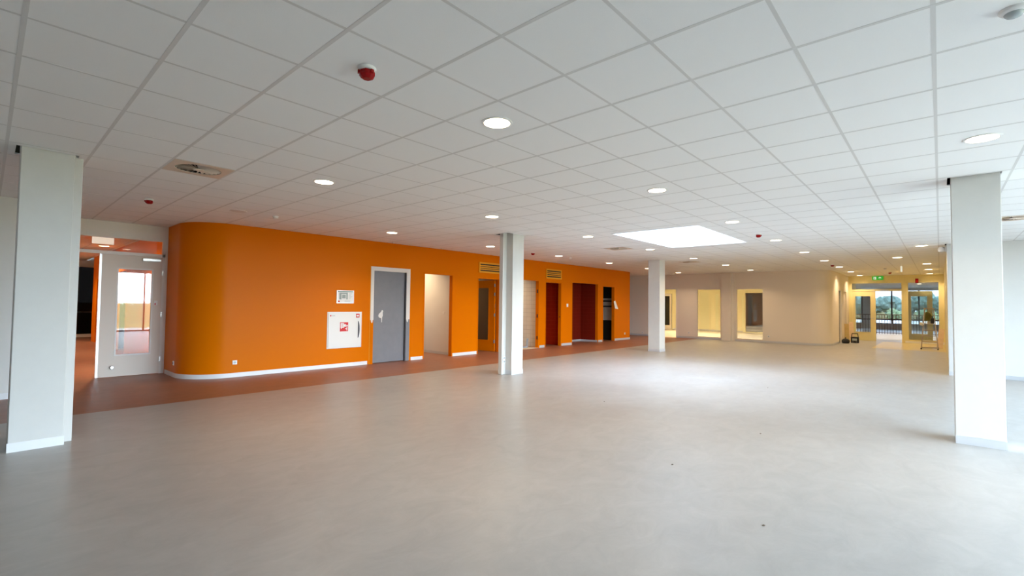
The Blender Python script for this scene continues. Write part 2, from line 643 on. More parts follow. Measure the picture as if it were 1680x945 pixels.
# ------------------------------------------------------------------ orange wall
OY = 10.3
OPEN = [(6.28, 7.43, 0, 2.38), (7.91, 8.88, 0, 2.29), (9.91, 10.80, 0, 2.26), (11.78, 12.79, 0, 2.31), (13.20, 14.10, 0, 2.28),
        (14.83, 16.63, 0, 2.34), (17.02, 17.92, 0, 2.27)]
RC = 0.75
ccx, ccy = 2.5 + RC, OY + RC
arc_o = [(2.5, 11.85)] + [(ccx - RC * math.cos(t), ccy - RC * math.sin(t)) for t in [PI / 2 * k / 24 for k in range(25)]]
arc_i = [(2.62, 11.85)] + [(ccx - (RC - 0.12) * math.cos(t), ccy - (RC - 0.12) * math.sin(t)) for t in [PI / 2 * k / 24 for k in range(25)]]
mb = MB().strip(arc_o, arc_i, 0, H)
ow = wall_boxes(mb, 'x', OY, OY + 0.12, ccx, 19.3, 0, H, OPEN)
ow.box(19.18, 19.3, OY + 0.12, 14.4, 0, H)
wall_orange = ow.build('wall_orange', 'orange_paint', smooth=True)
struct(wall_orange, 'long orange painted wall with a rounded corner and doorways', 'wall')

# baseboards on the orange wall
bo = [(2.488, 11.75)] + [(ccx - (RC + 0.012) * math.cos(t), ccy - (RC + 0.012) * math.sin(t)) for t in [PI / 2 * k / 24 for k in range(25)]]
bi = [(2.499, 11.75)] + [(ccx - (RC + 0.001) * math.cos(t), ccy - (RC + 0.001) * math.sin(t)) for t in [PI / 2 * k / 24 for k in range(25)]]
BB = empty('baseboard_orange')
struct(BB, 'pale baseboard strip along the foot of the orange wall', 'baseboard')
MB().strip(bo, bi, 0.001, 0.085).build('strip', 'base_white', BB, smooth=True)
for a, b in ((ccx, 6.22), (7.49, 7.87), (8.92, 9.86), (12.86, 13.14), (14.14, 14.80), (16.66, 16.97), (17.97, 19.3)):
    MB().box(a, b, OY - 0.012, OY - 0.001, 0.001, 0.085).build('strip', 'base_white' if a < 9 else 'base_grey', BB)
# orange flat architraves round the openings
for k, (a, b, zb, zt) in enumerate(OPEN[1:]):
    if k == 4:
        continue
    fr = empty('trim_%d' % (k + 1))
    struct(fr, ['slim orange frame round the doorway with white inner wall', 'slim orange frame round the doorway left of the central column',
                'slim orange frame round the doorway with pale tiled wall', 'slim orange frame round the red tiled doorway', '',
                'slim orange frame round the dark cupboard opening'][k], 'trim')
    MB().box(a - 0.035, a, OY - 0.010, OY - 0.0005, 0.002, zt + 0.035).build('jamb_trim', 'orange_paint', fr)
    MB().box(b, b + 0.035, OY - 0.010, OY - 0.0005, 0.002, zt + 0.035).build('jamb_trim', 'orange_paint', fr)
    MB().box(a, b, OY - 0.010, OY - 0.0005, zt, zt + 0.035).build('head_trim', 'orange_paint', fr)

# rooms behind the orange wall
RB = OY + 0.12
rooms = MB()
rooms.box(2.87, 22.1, 14.4, 14.52, 0, H)
rooms.box(2.87, 2.99, 11.97, 14.4, 0, H)
rooms.box(6.1, 6.2, RB, 14.4, 0, H)
rooms.box(7.6, 7.7, RB, 14.4, 0, H)
struct(rooms.build('wall_inner', 'white_paint'), 'white inner walls of the rooms behind the orange wall', 'wall')
struct(MB().box(9.05, 9.15, RB, 14.4, 0, H).build('wall_store', 'white_paint'), 'white side wall seen through the first open doorway', 'wall')
struct(MB().box(9.035, 9.049, RB + 0.01, 13.0, 0.001, 0.08).build('baseboard_store', 'base_grey'), 'grey baseboard inside the first open doorway', 'baseboard')
struct(MB().box(11.2, 11.3, RB, 14.4, 0, H).build('wall_washroom', 'white_paint'), 'dark inner wall behind the open orange door', 'wall')
struct(MB().box(13.0, 13.1, RB, 14.4, 0, H).build('wall_tiled', 'wall_tile_white'), 'pale tiled wall seen right of the central column', 'wall')
struct(MB().box(14.3, 14.4, RB, 14.4, 0, H).box(13.1, 14.3, 11.6, 11.7, 0, H).build('wall_red_tiled', 'wall_tile_red'), 'red tiled wall seen inside the narrow doorway', 'wall')
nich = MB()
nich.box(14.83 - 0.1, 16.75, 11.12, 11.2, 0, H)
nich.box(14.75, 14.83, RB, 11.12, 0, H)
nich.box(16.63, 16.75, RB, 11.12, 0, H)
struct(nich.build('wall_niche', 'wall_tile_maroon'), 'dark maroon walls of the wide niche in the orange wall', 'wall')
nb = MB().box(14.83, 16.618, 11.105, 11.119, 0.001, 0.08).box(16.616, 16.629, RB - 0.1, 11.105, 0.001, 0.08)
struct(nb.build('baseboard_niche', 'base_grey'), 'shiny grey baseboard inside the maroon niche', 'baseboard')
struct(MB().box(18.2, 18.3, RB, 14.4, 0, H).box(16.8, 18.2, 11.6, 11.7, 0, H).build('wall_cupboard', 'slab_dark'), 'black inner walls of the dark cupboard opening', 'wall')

# ------------------------------------------------------------------ white / beige walls
wl = MB()
wl.box(-3.0, 0.8, OY, OY + 0.12, 0, H)
wl.box(0.68, 0.8, OY + 0.12, 25.1, 0, H)
struct(wl.build('wall_left', 'white_paint'), 'white wall at the left edge behind the left column', 'wall')
struct(MB().box(-3.0, 0.8, OY - 0.013, OY - 0.001, 0.001, 0.09).build('baseboard_left', 'base_white'), 'white baseboard on the wall left of the left column', 'baseboard')
struct(MB().box(-3.12, -3.0, FAC_Y - 0.1, OY + 0.12, 0, 3.32).build('wall_back', 'white_paint'), 'white wall behind the camera side of the hall', 'wall')

# far beige wall with rounded corner
FX = 22.1
RF = 0.65
fx, fy = FX + RF, 3.2 + RF
a_o = [(fx, fy - RF)] + [(fx - RF * math.sin(t), fy - RF * math.cos(t)) for t in [PI / 2 * k / 20 for k in range(1, 21)]]
a_i = [(fx, fy - RF + 0.12)] + [(fx - (RF - .12) * math.sin(t), fy - (RF - .12) * math.cos(t)) for t in [PI / 2 * k / 20 for k in range(1, 21)]]
mb = MB().strip(a_o, a_i, 0, H)
wall_boxes(mb, 'y', FX, FX + 0.12, fy, 14.4, 0, H, [(5.56, 6.66, 0.085, 2.30), (7.28, 8.38, 0.085, 2.30), (9.37, 10.30, 0, 2.30)])
wall_boxes(mb, 'x', 3.2, 3.32, fx, 27.3, 0, H, [(24.35, 25.15, 0, 2.30), (25.75, 26.65, 0, 2.30)])
struct(mb.build('wall_far', 'beige_wall', smooth=True), 'beige far wall with windows and a rounded corner', 'wall')
bb = empty('baseboard_far')
struct(bb, 'grey baseboard strip along the beige far wall', 'baseboard')
MB().strip([(x + (x - fx) / RF * 0.012, y + (y - fy) / RF * 0.012) for x, y in a_o], [(x + (x - fx) / RF * 0.001, y + (y - fy) / RF * 0.001) for x, y in a_o], 0.001, 0.085).build('strip', 'base_grey', bb, smooth=True)
for a, b in ((fy, 6.70), (7.25, 9.33), (10.34, 14.3)):
    MB().box(FX - 0.012, FX - 0.001, a, b, 0.001, 0.085).build('strip', 'base_grey', bb)
for a, b in ((fx, 24.3), (25.2, 25.7), (26.7, 27.28)):
    MB().box(a, b, 3.188, 3.199, 0.001, 0.085).build('strip', 'base_grey', bb)
# pilaster between the two inner windows
pl = MB().box(FX - 0.14, FX - 0.0005, 6.84, 7.24, 0, H).box(FX - 0.05, FX - 0.0005, 6.72, 6.84, 0, H)
struct(pl.build('trim_9', 'beige_wall'), 'beige pilaster between the two far inner windows', 'pilaster')

# inner windows of far wall
for n, (a, b, lab) in enumerate(((7.28, 8.38, 'tall inner window left of the beige pilaster showing a yellow room'), (5.56, 6.66, 'tall inner window right of the beige pilaster showing a yellow room'))):
    w = empty('window_%d' % (n + 1), (FX, a, 0))
    struct(w, lab, 'window')
    for q in ((0, 0.035, 0.085, 2.3), (b - a - 0.035, b - a, 0.085, 2.3)):
        MB().box(-0.01, 0.06, q[0], q[1], q[2], q[3]).build('frame_stile', 'beige_wall', w)
    MB().box(-0.01, 0.06, 0.035, b - a - 0.035, 2.265, 2.3).build('frame_rail', 'beige_wall', w)
    MB().box(-0.01, 0.06, 0.035, b - a - 0.035, 0.085, 0.12).build('frame_rail', 'beige_wall', w)
    MB().box(0.02, 0.03, 0.035, b - a - 0.035, 0.12, 2.265).build('pane', 'glass_clear', w)
dfr = empty('trim_10', (FX, 9.37, 0))
struct(dfr, 'pale frame of the open doorway behind the far thin column', 'trim')
MB().box(-0.012, 0.13, -0.04, 0.0, 0, 2.34).build('jamb_trim', 'frame_white', dfr)
MB().box(-0.012, 0.13, 0.93, 0.97, 0, 2.34).build('jamb_trim', 'frame_white', dfr)
MB().box(-0.012, 0.13, 0.0, 0.93, 2.30, 2.34).build('head_trim', 'frame_white', dfr)

# yellow rooms behind
yr = MB()
wall_boxes(yr, 'y', 29.8, 29.92, 3.32, 14.4, 0, 3.32, [(7.48, 8.47, 0.05, 2.31), (12.9, 13.75, 0, 2.3)])
yr.box(22.22, 29.8, 14.4, 14.52, 0, 3.32)
yr.box(27.42, 29.92, 3.2, 3.32, 0, 3.32)
yr.box(22.75, 27.42, 3.325, 3.345, 2.4, 2.9)
struct(yr.build('wall_yellow', 'pale_yellow'), 'pale yellow walls of the rooms behind the inner windows', 'wall')
struct(MB().box(22.22, 29.8, 3.33, 14.4, 3.0, 3.02).build('ceiling_yellow_room', 'tile_white'), 'white ceiling of the yellow rooms', 'ceiling')
struct(MB().box(29.785, 29.799, 8.6, 12.8, 0.001, 0.085).box(29.785, 29.799, 3.4, 7.4, 0.001, 0.085).build('baseboard_yellow', 'base_grey'), 'grey baseboard at the back of the yellow room', 'baseboard')
w = empty('door_4', (29.82, 12.95, 0))
struct(w, 'dark glazed door at the back of the yellow room', 'door')
MB().box(0, 0.05, 0, 0.12, 0, 2.28).build('stile', 'frame_white', w)
MB().box(0, 0.05, 0.66, 0.78, 0, 2.28).build('stile', 'frame_white', w)
MB().box(0, 0.05, 0.12, 0.66, 0, 0.25).build('rail', 'frame_white', w)
MB().box(0, 0.05, 0.12, 0.66, 2.15, 2.28).build('rail', 'frame_white', w)
MB().box(0.02, 0.03, 0.12, 0.66, 0.25, 2.15).build('pane', 'glass_dark', w)

# corridor right wall, right wall, hall walls
struct(MB().box(15.15, 27.3, -0.26, -0.14, 0, H).build('wall_corridor', 'cream_wall'), 'corridor wall seen edge-on beside the far right column', 'wall')
struct(MB().box(14.8, 14.92, FAC_Y - 0.1, -0.53, 0, 3.32).build('wall_right', 'white_paint'), 'bright white wall right of the right column', 'wall')
struct(MB().box(14.787, 14.799, FAC_Y, -0.53, 0.001, 0.09).build('baseboard_right', 'base_grey'), 'grey baseboard on the white wall at the right edge', 'baseboard')
hw = MB()
hw.box(14.92, 27.3, -4.2, -4.1, 0, 3.32)
hw.box(27.3, 27.42, -4.2, -0.14, 0, 3.32)
hw.box(27.42, HALL_X + 0.2, -4.2, -4.1, 0, 3.32)
hw.box(29.92, HALL_X + 0.2, 14.4, 14.52, 0, 3.32)
hw.box(HALL_X, HALL_X + 0.12, 7.2, 14.4, 0, 3.32)
struct(hw.build('wall_lobby', 'grey_wall'), 'grey walls of the lobby beyond the glazed doors', 'wall')

# end wall with frames
EX = 27.3
ew = MB()
wall_boxes(ew, 'y', EX, EX + 0.12, -0.14, 3.2, 0, H, [(0.0, 1.08, 0.10, 2.70), (1.22, 3.12, 0, 2.70)])
struct(ew.build('wall_end', 'cream_wall'), 'yellowish end wall of the corridor round the glazed doors', 'wall')

# window front beside the camera (outside the picture, lights the hall)
fw = MB()
fw.box(-3.1, FAC_X0, FAC_Y - 0.12, FAC_Y, 0, 3.32)
fw.box(FAC_X0, 14.9, FAC_Y - 0.12, FAC_Y, 2.75, 3.32)
fw.box(FAC_X1, 14.9, FAC_Y - 0.12, FAC_Y, 0, 2.75)
struct(fw.build('wall_facade', 'white_paint'), 'white facade wall round the big windows behind the camera', 'wall')
wf = empty('window_3', (FAC_X0, FAC_Y, 0))
struct(wf, 'row of tall windows facing the field behind the camera', 'window')
LW = FAC_X1 - FAC_X0
for k in range(8):
    MB().box(k * LW / 7 - 0.03, k * LW / 7 + 0.03, -0.10, -0.02, 0.06, 2.75).build('mullion', 'mullion', wf)
MB().box(0, LW, -0.10, -0.02, 0, 0.06).build('bottom_rail', 'mullion', wf)
for k in range(7):
    MB().box(k * LW / 7 + 0.03, (k + 1) * LW / 7 - 0.03, -0.065, -0.055, 0.06, 2.75).build('pane', 'glass_clear', wf)

# ------------------------------------------------------------------ columns
def column(name, boxes, label, base=True, bev=0.006):
    x0 = sum(b[0] + b[1] for b in boxes[:1]) / 2
    y0 = sum(b[2] + b[3] for b in boxes[:1]) / 2
    c = empty(name, (x0, y0, 0))
    tag(c, label, 'column', 'square white columns of the hall')
    for k, b in enumerate(boxes):
        a = [b[0] - x0, b[1] - x0, b[2] - y0, b[3] - y0]
        MB().box(*a, 0, 3.1).build('shaft' if k == 0 else 'casing', 'column_paint', c, bevel=bev)
    b = boxes[0]
    a = [b[0] - x0, b[1] - x0, b[2] - y0, b[3] - y0]
    g = 0.006
    if base:
        MB().box(a[0] - g, a[1] + g, a[2] - g, a[2] - 0.0005, 0.0, 0.09).build('baseboard', base, c)
        if base != 'base_white':
            MB().box(a[0] - g, a[0] - 0.0005, a[2] - 0.0005, a[3], 0.0, 0.09).build('baseboard', base, c)
    return c


column('column', [COLS[0], (0.30, 0.66, 6.83, 7.16)], 'big white square column at the left edge of the hall', 'base_white')
c2 = column('column', [(7.51, 7.87, 6.76, 7.15), (7.385, 7.509, 6.93, 7.03)], 'white square column with side casing in front of orange wall', 'base_grey')
column('column', [COLS[2]], 'slim distant white column standing below the bright skylight', 'base_grey')
column('column', [COLS[3]], 'big white square column at the right in front of bright wall', 'base_grey')
column('column', [COLS[4]], 'white column edge peeking out behind the big right column', 'base_grey')


def socket(loc, face, label, double=False, name='wall_socket'):
    """face: direction the plate looks ('-y', '-x')"""
    rz = {'-y': 0, '-x': -PI / 2, '+y': PI}[face]
    s = empty(name, loc, rz)
    tag(s, label, 'socket', 'white wall sockets')
    h = 0.15 if double else 0.082
    MB().box(-0.041, 0.041, -0.012, -0.0005, -h / 2, h / 2).build('plate', 'plastic_white', s, bevel=0.003)
    for dz in ((-0.036, 0.036) if double else (0,)):
        m = MB().lathe([(0.021, 0), (0.021, 0.006)], n=20).build('socket_well', 'sensor_lens', s)
        m.rotation_euler = (PI / 2, 0, 0)
        m.location = (0, -0.0125, dz)
    return s


# ------------------------------------------------------------------ door set at the left (double door with transom)
DY = 11.85
hd = MB()
hd.box(0.8, 2.5, DY, DY + 0.12, 2.74, H)
hd.box(2.46, 2.5, DY, DY + 0.12, 0, 2.74)
hd.box(0.8, 0.9, DY, DY + 0.12, 0, 2.74)
struct(hd.build('wall_door', 'frame_white'), 'pale wall strip above the left double door', 'wall')
d1 = empty('door_1', (0.9, DY, 0))
struct(d1, 'pale double door with tall glass and transom left of the orange wall', 'door')
W = 1.56
MB().box(0, W, 0.01, 0.09, 2.37, 2.43).build('frame_rail', 'frame_white', d1)
MB().box(0, W, 0.01, 0.09, 2.69, 2.74).build('frame_rail', 'frame_white', d1)
MB().box(W - 0.045, W, 0.01, 0.09, 0, 2.69).build('frame_stile', 'frame_white', d1)
MB().box(0, 0.045, 0.01, 0.09, 0, 2.69).build('frame_stile', 'frame_white', d1)
MB().box(0.045, W - 0.045, 0.045, 0.053, 2.43, 2.69).build('transom_pane', 'glass_clear', d1)
# closed leaf: x 1.46..2.41
l0, l1 = 0.565, W - 0.047
lf = empty('leaf', (0, 0, 0))
lf.parent = d1
g0, g1, gz0, gz1 = 0.82, 1.345, 0.43, 2.09
MB().box(l0, l1, 0.0, 0.045, 0.008, gz0).box(l0, l1, 0.0, 0.045, gz1, 2.365).box(l0, g0, 0, 0.045, gz0, gz1).box(g1, l1, 0, 0.045, gz0, gz1).build('leaf_panel', 'door_cream', lf)
MB().box(g0, g1, 0.018, 0.026, gz0, gz1).build('glass_pane', 'glass_door', lf)
for q in ((g0 - 0.025, g0, gz0 - 0.025, gz1 + 0.025), (g1, g1 + 0.025, gz0 - 0.025, gz1 + 0.025), (g0, g1, gz1, gz1 + 0.025), (g0, g1, gz0 - 0.025, gz0)):
    MB().box(q[0], q[1], -0.008, 0.0, q[2], q[3]).build('glazing_bead', 'frame_white', lf)
MB().box(l0 - 0.035, l0, -0.004, 0.045, 0.008, 2.365).build('edge_strip', 'aluminium', lf)
k = MB().lathe([(0.028, 0), (0.03, 0.012), (0.026, 0.03), (0.032, 0.045), (0.025, 0.055)], n=20).build('door_stop', 'steel', lf, smooth=True)
k.rotation_euler = (PI / 2, 0, 0)
k.location = (0.77, -0.001, 0.19)
MB().box(1.18, 1.48, -0.05, -0.001, 2.27, 2.325).build('door_closer', 'aluminium', lf, bevel=0.005)
MB().box(1.40, 1.455, -0.003, -0.0005, 1.39, 1.48).build('sticker', 'paper', lf)
MB().box(1.405, 1.425, -0.004, -0.003, 1.395, 1.43).build('sticker_mark', 'sign_red', lf)
for z in (0.3, 1.2, 2.05):
    MB().box(l1 - 0.005, l1 + 0.02, -0.02, -0.001, z - 0.05, z + 0.05).build('hinge', 'aluminium', lf)
# the other leaf stands open, back against the corridor wall
MB().box(0.0, 0.045, 0.10, 0.62, 0.008, 2.365).build('open_leaf', 'door_cream', d1)

# corridor beyond
CX = 2.58
oc = MB()
wall_boxes(oc, 'y', CX, CX + 0.12, DY + 0.12, 22.6, 0, H, [(16.6, 18.2, 0, 2.3), (20.3, 21.7, 0, 2.2)])
struct(oc.build('wall_corridor_orange', 'orange_paint'), 'orange wall seen through the left double door and transom', 'wall')
nc = MB().box(3.5, 3.6, 16.0, 22.4, 0, H).box(CX + 0.12, 3.5, 16.0, 16.1, 0, H).box(CX + 0.12, 3.5, 18.7, 18.8, 0, H).box(CX + 0.12, 3.5, 22.3, 22.4, 0, H)
struct(nc.build('wall_corridor_niche', 'wall_tile_maroon'), 'dark red recesses in the orange wall beyond the left door', 'wall')
cl = MB().box(0.8, 1.0, 25.0, 25.1, 0, 3.32).box(0.8, 5.0, 25.0, 25.1, 2.75, 3.32).box(0.8, 5.0, 25.0, 25.1, 0, 0.12).box(4.9, 5.0, 22.4, 25.0, 0, 3.32).box(3.6, 4.9, 22.4, 22.5, 0, 3.32)
struct(cl.build('wall_corridor_end', 'white_paint'), 'pale end of the corridor beyond the left door', 'wall')
w = empty('window_4', (1.0, 25.02, 0))
struct(w, 'dark window at the end of the corridor beyond the left door', 'window')
for k in range(4):
    MB().box(k * 1.3 - 0.04, k * 1.3 + 0.04, 0, 0.06, 0.12, 2.75).build('mullion', 'black', w)
MB().box(0, 3.9, 0, 0.06, 0.95, 1.02).build('transom', 'black', w)
for k in range(3):
    MB().box(k * 1.3 + 0.04, (k + 1) * 1.3 - 0.04, 0.02, 0.03, 0.12, 0.95).build('pane', 'glass_dark', w)
    MB().box(k * 1.3 + 0.04, (k + 1) * 1.3 - 0.04, 0.02, 0.03, 1.02, 2.75).build('pane', 'glass_dark', w)
cab = empty('low_cabinet', (3.05, 21.0, 0))
tag(cab, 'low orange wood cabinet in a recess beyond the left door', 'cabinet')
MB().box(-0.25, 0.2, -0.5, 0.5, 0.06, 0.80).build('body', 'yellow_paint', cab)
MB().box(-0.30, 0.22, -0.52, 0.52, 0.80, 0.84).build('worktop', 'white_paint', cab)
for s in (-1, 1):
    d = MB().box(-0.27, -0.25, s * 0.25 - 0.235, s * 0.25 + 0.235, 0.10, 0.78).build('door', 'yellow_paint', cab)
    MB().box(-0.285, -0.27, s * 0.05 - 0.008, s * 0.05 + 0.008, 0.55, 0.68).build('handle', 'steel', d)
es = empty('exit_sign_box', (1.75, 14.1, 0))
tag(es, 'white suspended sign box seen through the left transom', 'sign')
MB().box(-0.19, 0.19, -0.02, 0.02, 2.75, 2.90).build('sign_body', 'exit_white', es)  # glow added because no lamp reaches this face
MB().box(-0.20, 0.20, -0.03, 0.03, 2.90, 2.998).build('mounting_rail', 'plastic_white', es)

# ------------------------------------------------------------------ grey door in the orange wall
d2 = empty('door_2', (6.28, OY, 0))
struct(d2, 'grey steel door with a half painted white frame in orange wall', 'door')
fwid = 1.15
PE = 1.07
MB().box(0, fwid, -0.014, 0.118, 2.28, 2.38).build('frame_head', 'frame_white', d2)
MB().box(0, 0.085, -0.014, 0.118, PE, 2.28).build('frame_jamb', 'frame_white', d2)
MB().box(0, 0.085, -0.014, 0.118, 0, PE).build('frame_jamb_lower', 'orange_paint', d2)['label'] = 'orange painted lower part of the left jamb'
MB().box(fwid - 0.11, fwid, -0.014, 0.118, 0, 2.28).build('frame_jamb', 'door_grey', d2)
MB().box(fwid - 0.112, fwid, -0.0145, -0.0141, PE, 2.28).build('jamb_primer', 'frame_white', d2)['label'] = 'white primed upper part of the right jamb'
MB().box(0.085, fwid - 0.11, 0.055, 0.10, 0.012, 2.28).build('leaf', 'door_grey', d2)
MB().box(fwid - 0.128, fwid - 0.11, 0.0, 0.055, 0, 2.28).build('reveal_shade', 'jamb_dark', d2)  # dark strip painting the shade of the recessed reveal
# white yellow-edged paint lines beside the frame
MB().box(-0.012, 0, -0.004, -0.0005, 0, 2.39).build('paint_edge', 'yellow_paint', d2)
MB().box(fwid, fwid + 0.012, -0.004, -0.0005, 0, 2.39).build('paint_edge', 'yellow_paint', d2)
# filler smear on the leaf
sm = [(0.0, 0.10), (0.02, 0.06), (0.06, 0.04), (0.085, 0.045), (0.09, -0.06), (0.105, -0.07), (0.11, 0.05), (0.13, 0.10), (0.125, 0.18), (0.14, 0.22), (0.12, 0.235), (0.10, 0.24), (0.08, 0.20), (0.045, 0.17), (0.02, 0.15)]
p = MB().prism([(x, z) for x, z in sm], 0, 0.0015).build('filler_patch', 'filler', d2)
p.rotation_euler = (PI / 2, 0, 0)
p.location = (0.26, 0.0545, 1.07)
# ragged paint ends
for x0, wd, ys, zz in ((0.01, 0.055, -0.0155, PE), (fwid - 0.105, 0.06, -0.016, PE)):
    q = MB().prism([(0, 0.0), (wd * 0.3, -0.06), (wd * 0.75, -0.075), (wd, -0.02), (wd, 0.01), (0, 0.01)], 0, 0.001).build('paint_drip', 'frame_white', d2)
    q.rotation_euler = (PI / 2, 0, 0)
    q.location = (x0, ys + 0.001, zz)

# ------------------------------------------------------------------ orange glazed door, opened into the room
d3 = empty('door_3', (10.76, OY + 0.10, 0), math.radians(97))
struct(d3, 'open orange door with tall dark glass left of the central column', 'door')
dw = 0.90
MB().box(0, dw, 0, 0.04, 0.01, 0.36).box(0, dw, 0, 0.04, 2.0, 2.24).box(0, 0.24, 0, 0.04, 0.36, 2.0).box(0.76, dw, 0, 0.04, 0.36, 2.0).build('leaf', 'orange_paint', d3)
MB().box(0.24, 0.76, 0.015, 0.025, 0.36, 2.0).build('glass_pane', 'glass_smoke', d3)
for q in ((0.215, 0.24, 0.335, 2.025), (0.76, 0.785, 0.335, 2.025), (0.24, 0.76, 2.0, 2.025), (0.24, 0.76, 0.335, 0.36)):
    MB().box(q[0], q[1], 0.04, 0.05, q[2], q[3]).build('glazing_bead', 'orange_paint', d3)
for z in (0.32, 1.15, 1.80, 2.08):
    MB().box(-0.02, 0.015, 0.035, 0.06, z - 0.05, z + 0.05).build('hinge', 'hinge_steel', d3)
MB().box(-0.002, 0.001, 0.008, 0.03, 1.38, 1.5).build('latch_plate', 'steel', d3)

# grilles above openings
for lab, a, b, z0, z1 in (('yellow slotted air grille above the open orange door', 9.92, 10.92, 2.44, 2.76), ('yellow slotted air grille above the red tiled doorway', 13.20, 14.12, 2.42, 2.76)):
    g = empty('air_grille', ((a + b) / 2, OY, z0))
    tag(g, lab, 'grille', 'air grilles in the orange wall')
    w2, hh = (b - a) / 2, z1 - z0
    MB().box(-w2, w2, -0.008, -0.0005, 0, hh).build('backing', 'black', g)
    for q in ((-w2, w2, 0, 0.05), (-w2, w2, hh - 0.05, hh), (-w2, -w2 + 0.045, 0.05, hh - 0.05), (w2 - 0.045, w2, 0.05, hh - 0.05)):
        MB().box(q[0], q[1], -0.022, -0.008, q[2], q[3]).build('frame', 'yellow_paint', g)
    for k in range(3):
        zc = 0.05 + (hh - 0.10) * (k + 1) / 4
        s = MB().box(-w2 + 0.045, w2 - 0.045, -0.022, -0.008, zc - 0.0165, zc + 0.0165).build('slat', 'yellow_paint', g)

# cupboard interior
sh = empty('cupboard_rack', (18.2, 11.0, 0))
tag(sh, 'dim shelf panel inside the dark cupboard opening', 'rack')
MB().box(-0.05, -0.002, -0.55, 0.55, 0.85, 1.80).build('back_panel', 'concrete', sh)
for z in (1.45, 1.68):
    MB().box(-0.16, -0.05, -0.5, 0.5, z - 0.03, z + 0.03).build('shelf', 'black', sh)

# threshold + debris in tiled doorway
struct(MB().box(11.78, 12.79, OY - 0.02, RB + 1.2, 0.0005, 0.006).build('floor_patch', 'concrete'), 'bare pale screed in the tiled doorway', 'floor')
pr = empty('metal_profile', (12.45, OY + 0.35, 0.006))
tag(pr, 'bent grey metal profile lying in the tiled doorway', 'profile')
MB().bar((-0.45, 0.1, 0.03), (0.12, -0.05, 0.02), 0.06, 0.04).build('flat_bar', 'hinge_steel', pr)
MB().bar((0.10, -0.05, 0.0), (0.22, 0.02, 0.30), 0.07, 0.03).build('upright_bar', 'hinge_steel', pr)
for z in (0.35, 1.1, 1.95):
    MB().box(12.775, 12.789, OY + 0.02, OY + 0.06, z - 0.06, z + 0.06).build('hinge', 'black', bpy.data.objects['trim_3'])
lt = MB().lathe([(0.02, 0), (0.02, 0.01)], n=12).build('latch', 'black', bpy.data.objects['trim_4'])
lt.rotation_euler = (0, -PI / 2, 0)
lt.location = (14.099, OY + 0.05, 1.05)

# paper sheet on the wall
pp = MB()
pp.v = [(-0.13, 0, 0.17), (0.0, -0.004, 0.21), (0.17, -0.05, -0.15), (-0.04, -0.02, -0.13)]
pp.v += [(x, y - 0.001, z) for x, y, z in pp.v]
pp.f = [(0, 1, 2, 3), (7, 6, 5, 4), (0, 4, 5, 1), (1, 5, 6, 2), (2, 6, 7, 3), (3, 7, 4, 0)]
po = pp.build('paper_sheet', 'paper')
po.location = (17.99, OY - 0.013, 1.49)
tag(po, 'white paper sheet hanging askew beside the dark cupboard opening', 'paper')

# ------------------------------------------------------------------ things on the orange wall
ep = empty('evacuation_plan', (5.615, OY, 1.62))
tag(ep, 'framed evacuation plan above the fire hose cabinet', 'sign')
MB().box(-0.215, 0.215, -0.018, -0.001, -0.15, 0.15).build('frame', 'aluminium', ep, bevel=0.003)
MB().box(-0.20, 0.20, -0.0195, -0.0185, -0.138, 0.138).build('sheet', 'paper', ep)
lm = MB()
lm.box(-0.19, 0.19, -0.0205, -0.0197, 0.112, 0.130)
lm.build('green_header', 'plan_green', ep)
pm = MB()
pm.box(-0.155, 0.055, -0.0205, -0.0197, 0.065, 0.10)
pm.box(-0.155, -0.10, -0.0205, -0.0197, -0.06, 0.065)
pm.box(0.02, 0.055, -0.0205, -0.0197, -0.06, 0.065)
pm.box(-0.085, 0.005, -0.0205, -0.0197, -0.035, 0.05)
pm.build('floor_plan_drawing', 'plan_grey', ep)
tm = MB()
for k in range(6):
    tm.box(0.09, 0.17 - 0.02 * (k % 3), -0.0205, -0.0197, 0.085 - 0.025 * k, 0.09 - 0.025 * k)
for k in range(3):
    tm.box(-0.02, 0.12, -0.0205, -0.0197, -0.09 - 0.012 * k, -0.087 - 0.012 * k)
tm.build('legend_lines', 'plan_grey', ep)
MB().box(-0.18, -0.14, -0.0205, -0.0197, -0.12, -0.09).build('red_mark', 'sign_red', ep)

hc = empty('fire_hose_cabinet', (5.62, OY, 0.435))
tag(hc, 'white fire hose cabinet with red hose reel symbol on orange wall', 'cabinet')
MB().box(-0.43, 0.43, -0.012, -0.0005, 0, 0.835).build('frame', 'cabinet_white', hc, bevel=0.003)
cd = MB().box(-0.405, 0.405, -0.026, -0.012, 0.022, 0.812).build('door', 'cabinet_white', hc, bevel=0.003)
# crescent handle
cr = [(0.0, -0.20)] + [(0.045 * math.cos(t), 0.20 * math.sin(t)) for t in [-PI / 2 + PI * k / 16 for k in range(1, 16)]] + [(0.0, 0.20)]
h = MB().prism(cr, 0, 0.004).build('handle', 'jamb_dark', cd)
h.rotation_euler = (PI / 2, 0, 0)
h.location = (0.325, -0.0265, 0.42)
s = MB().box(-0.13, 0.075, -0.0275, -0.0262, 0.385, 0.595).build('hose_symbol', 'sign_red', cd)
wm = MB()
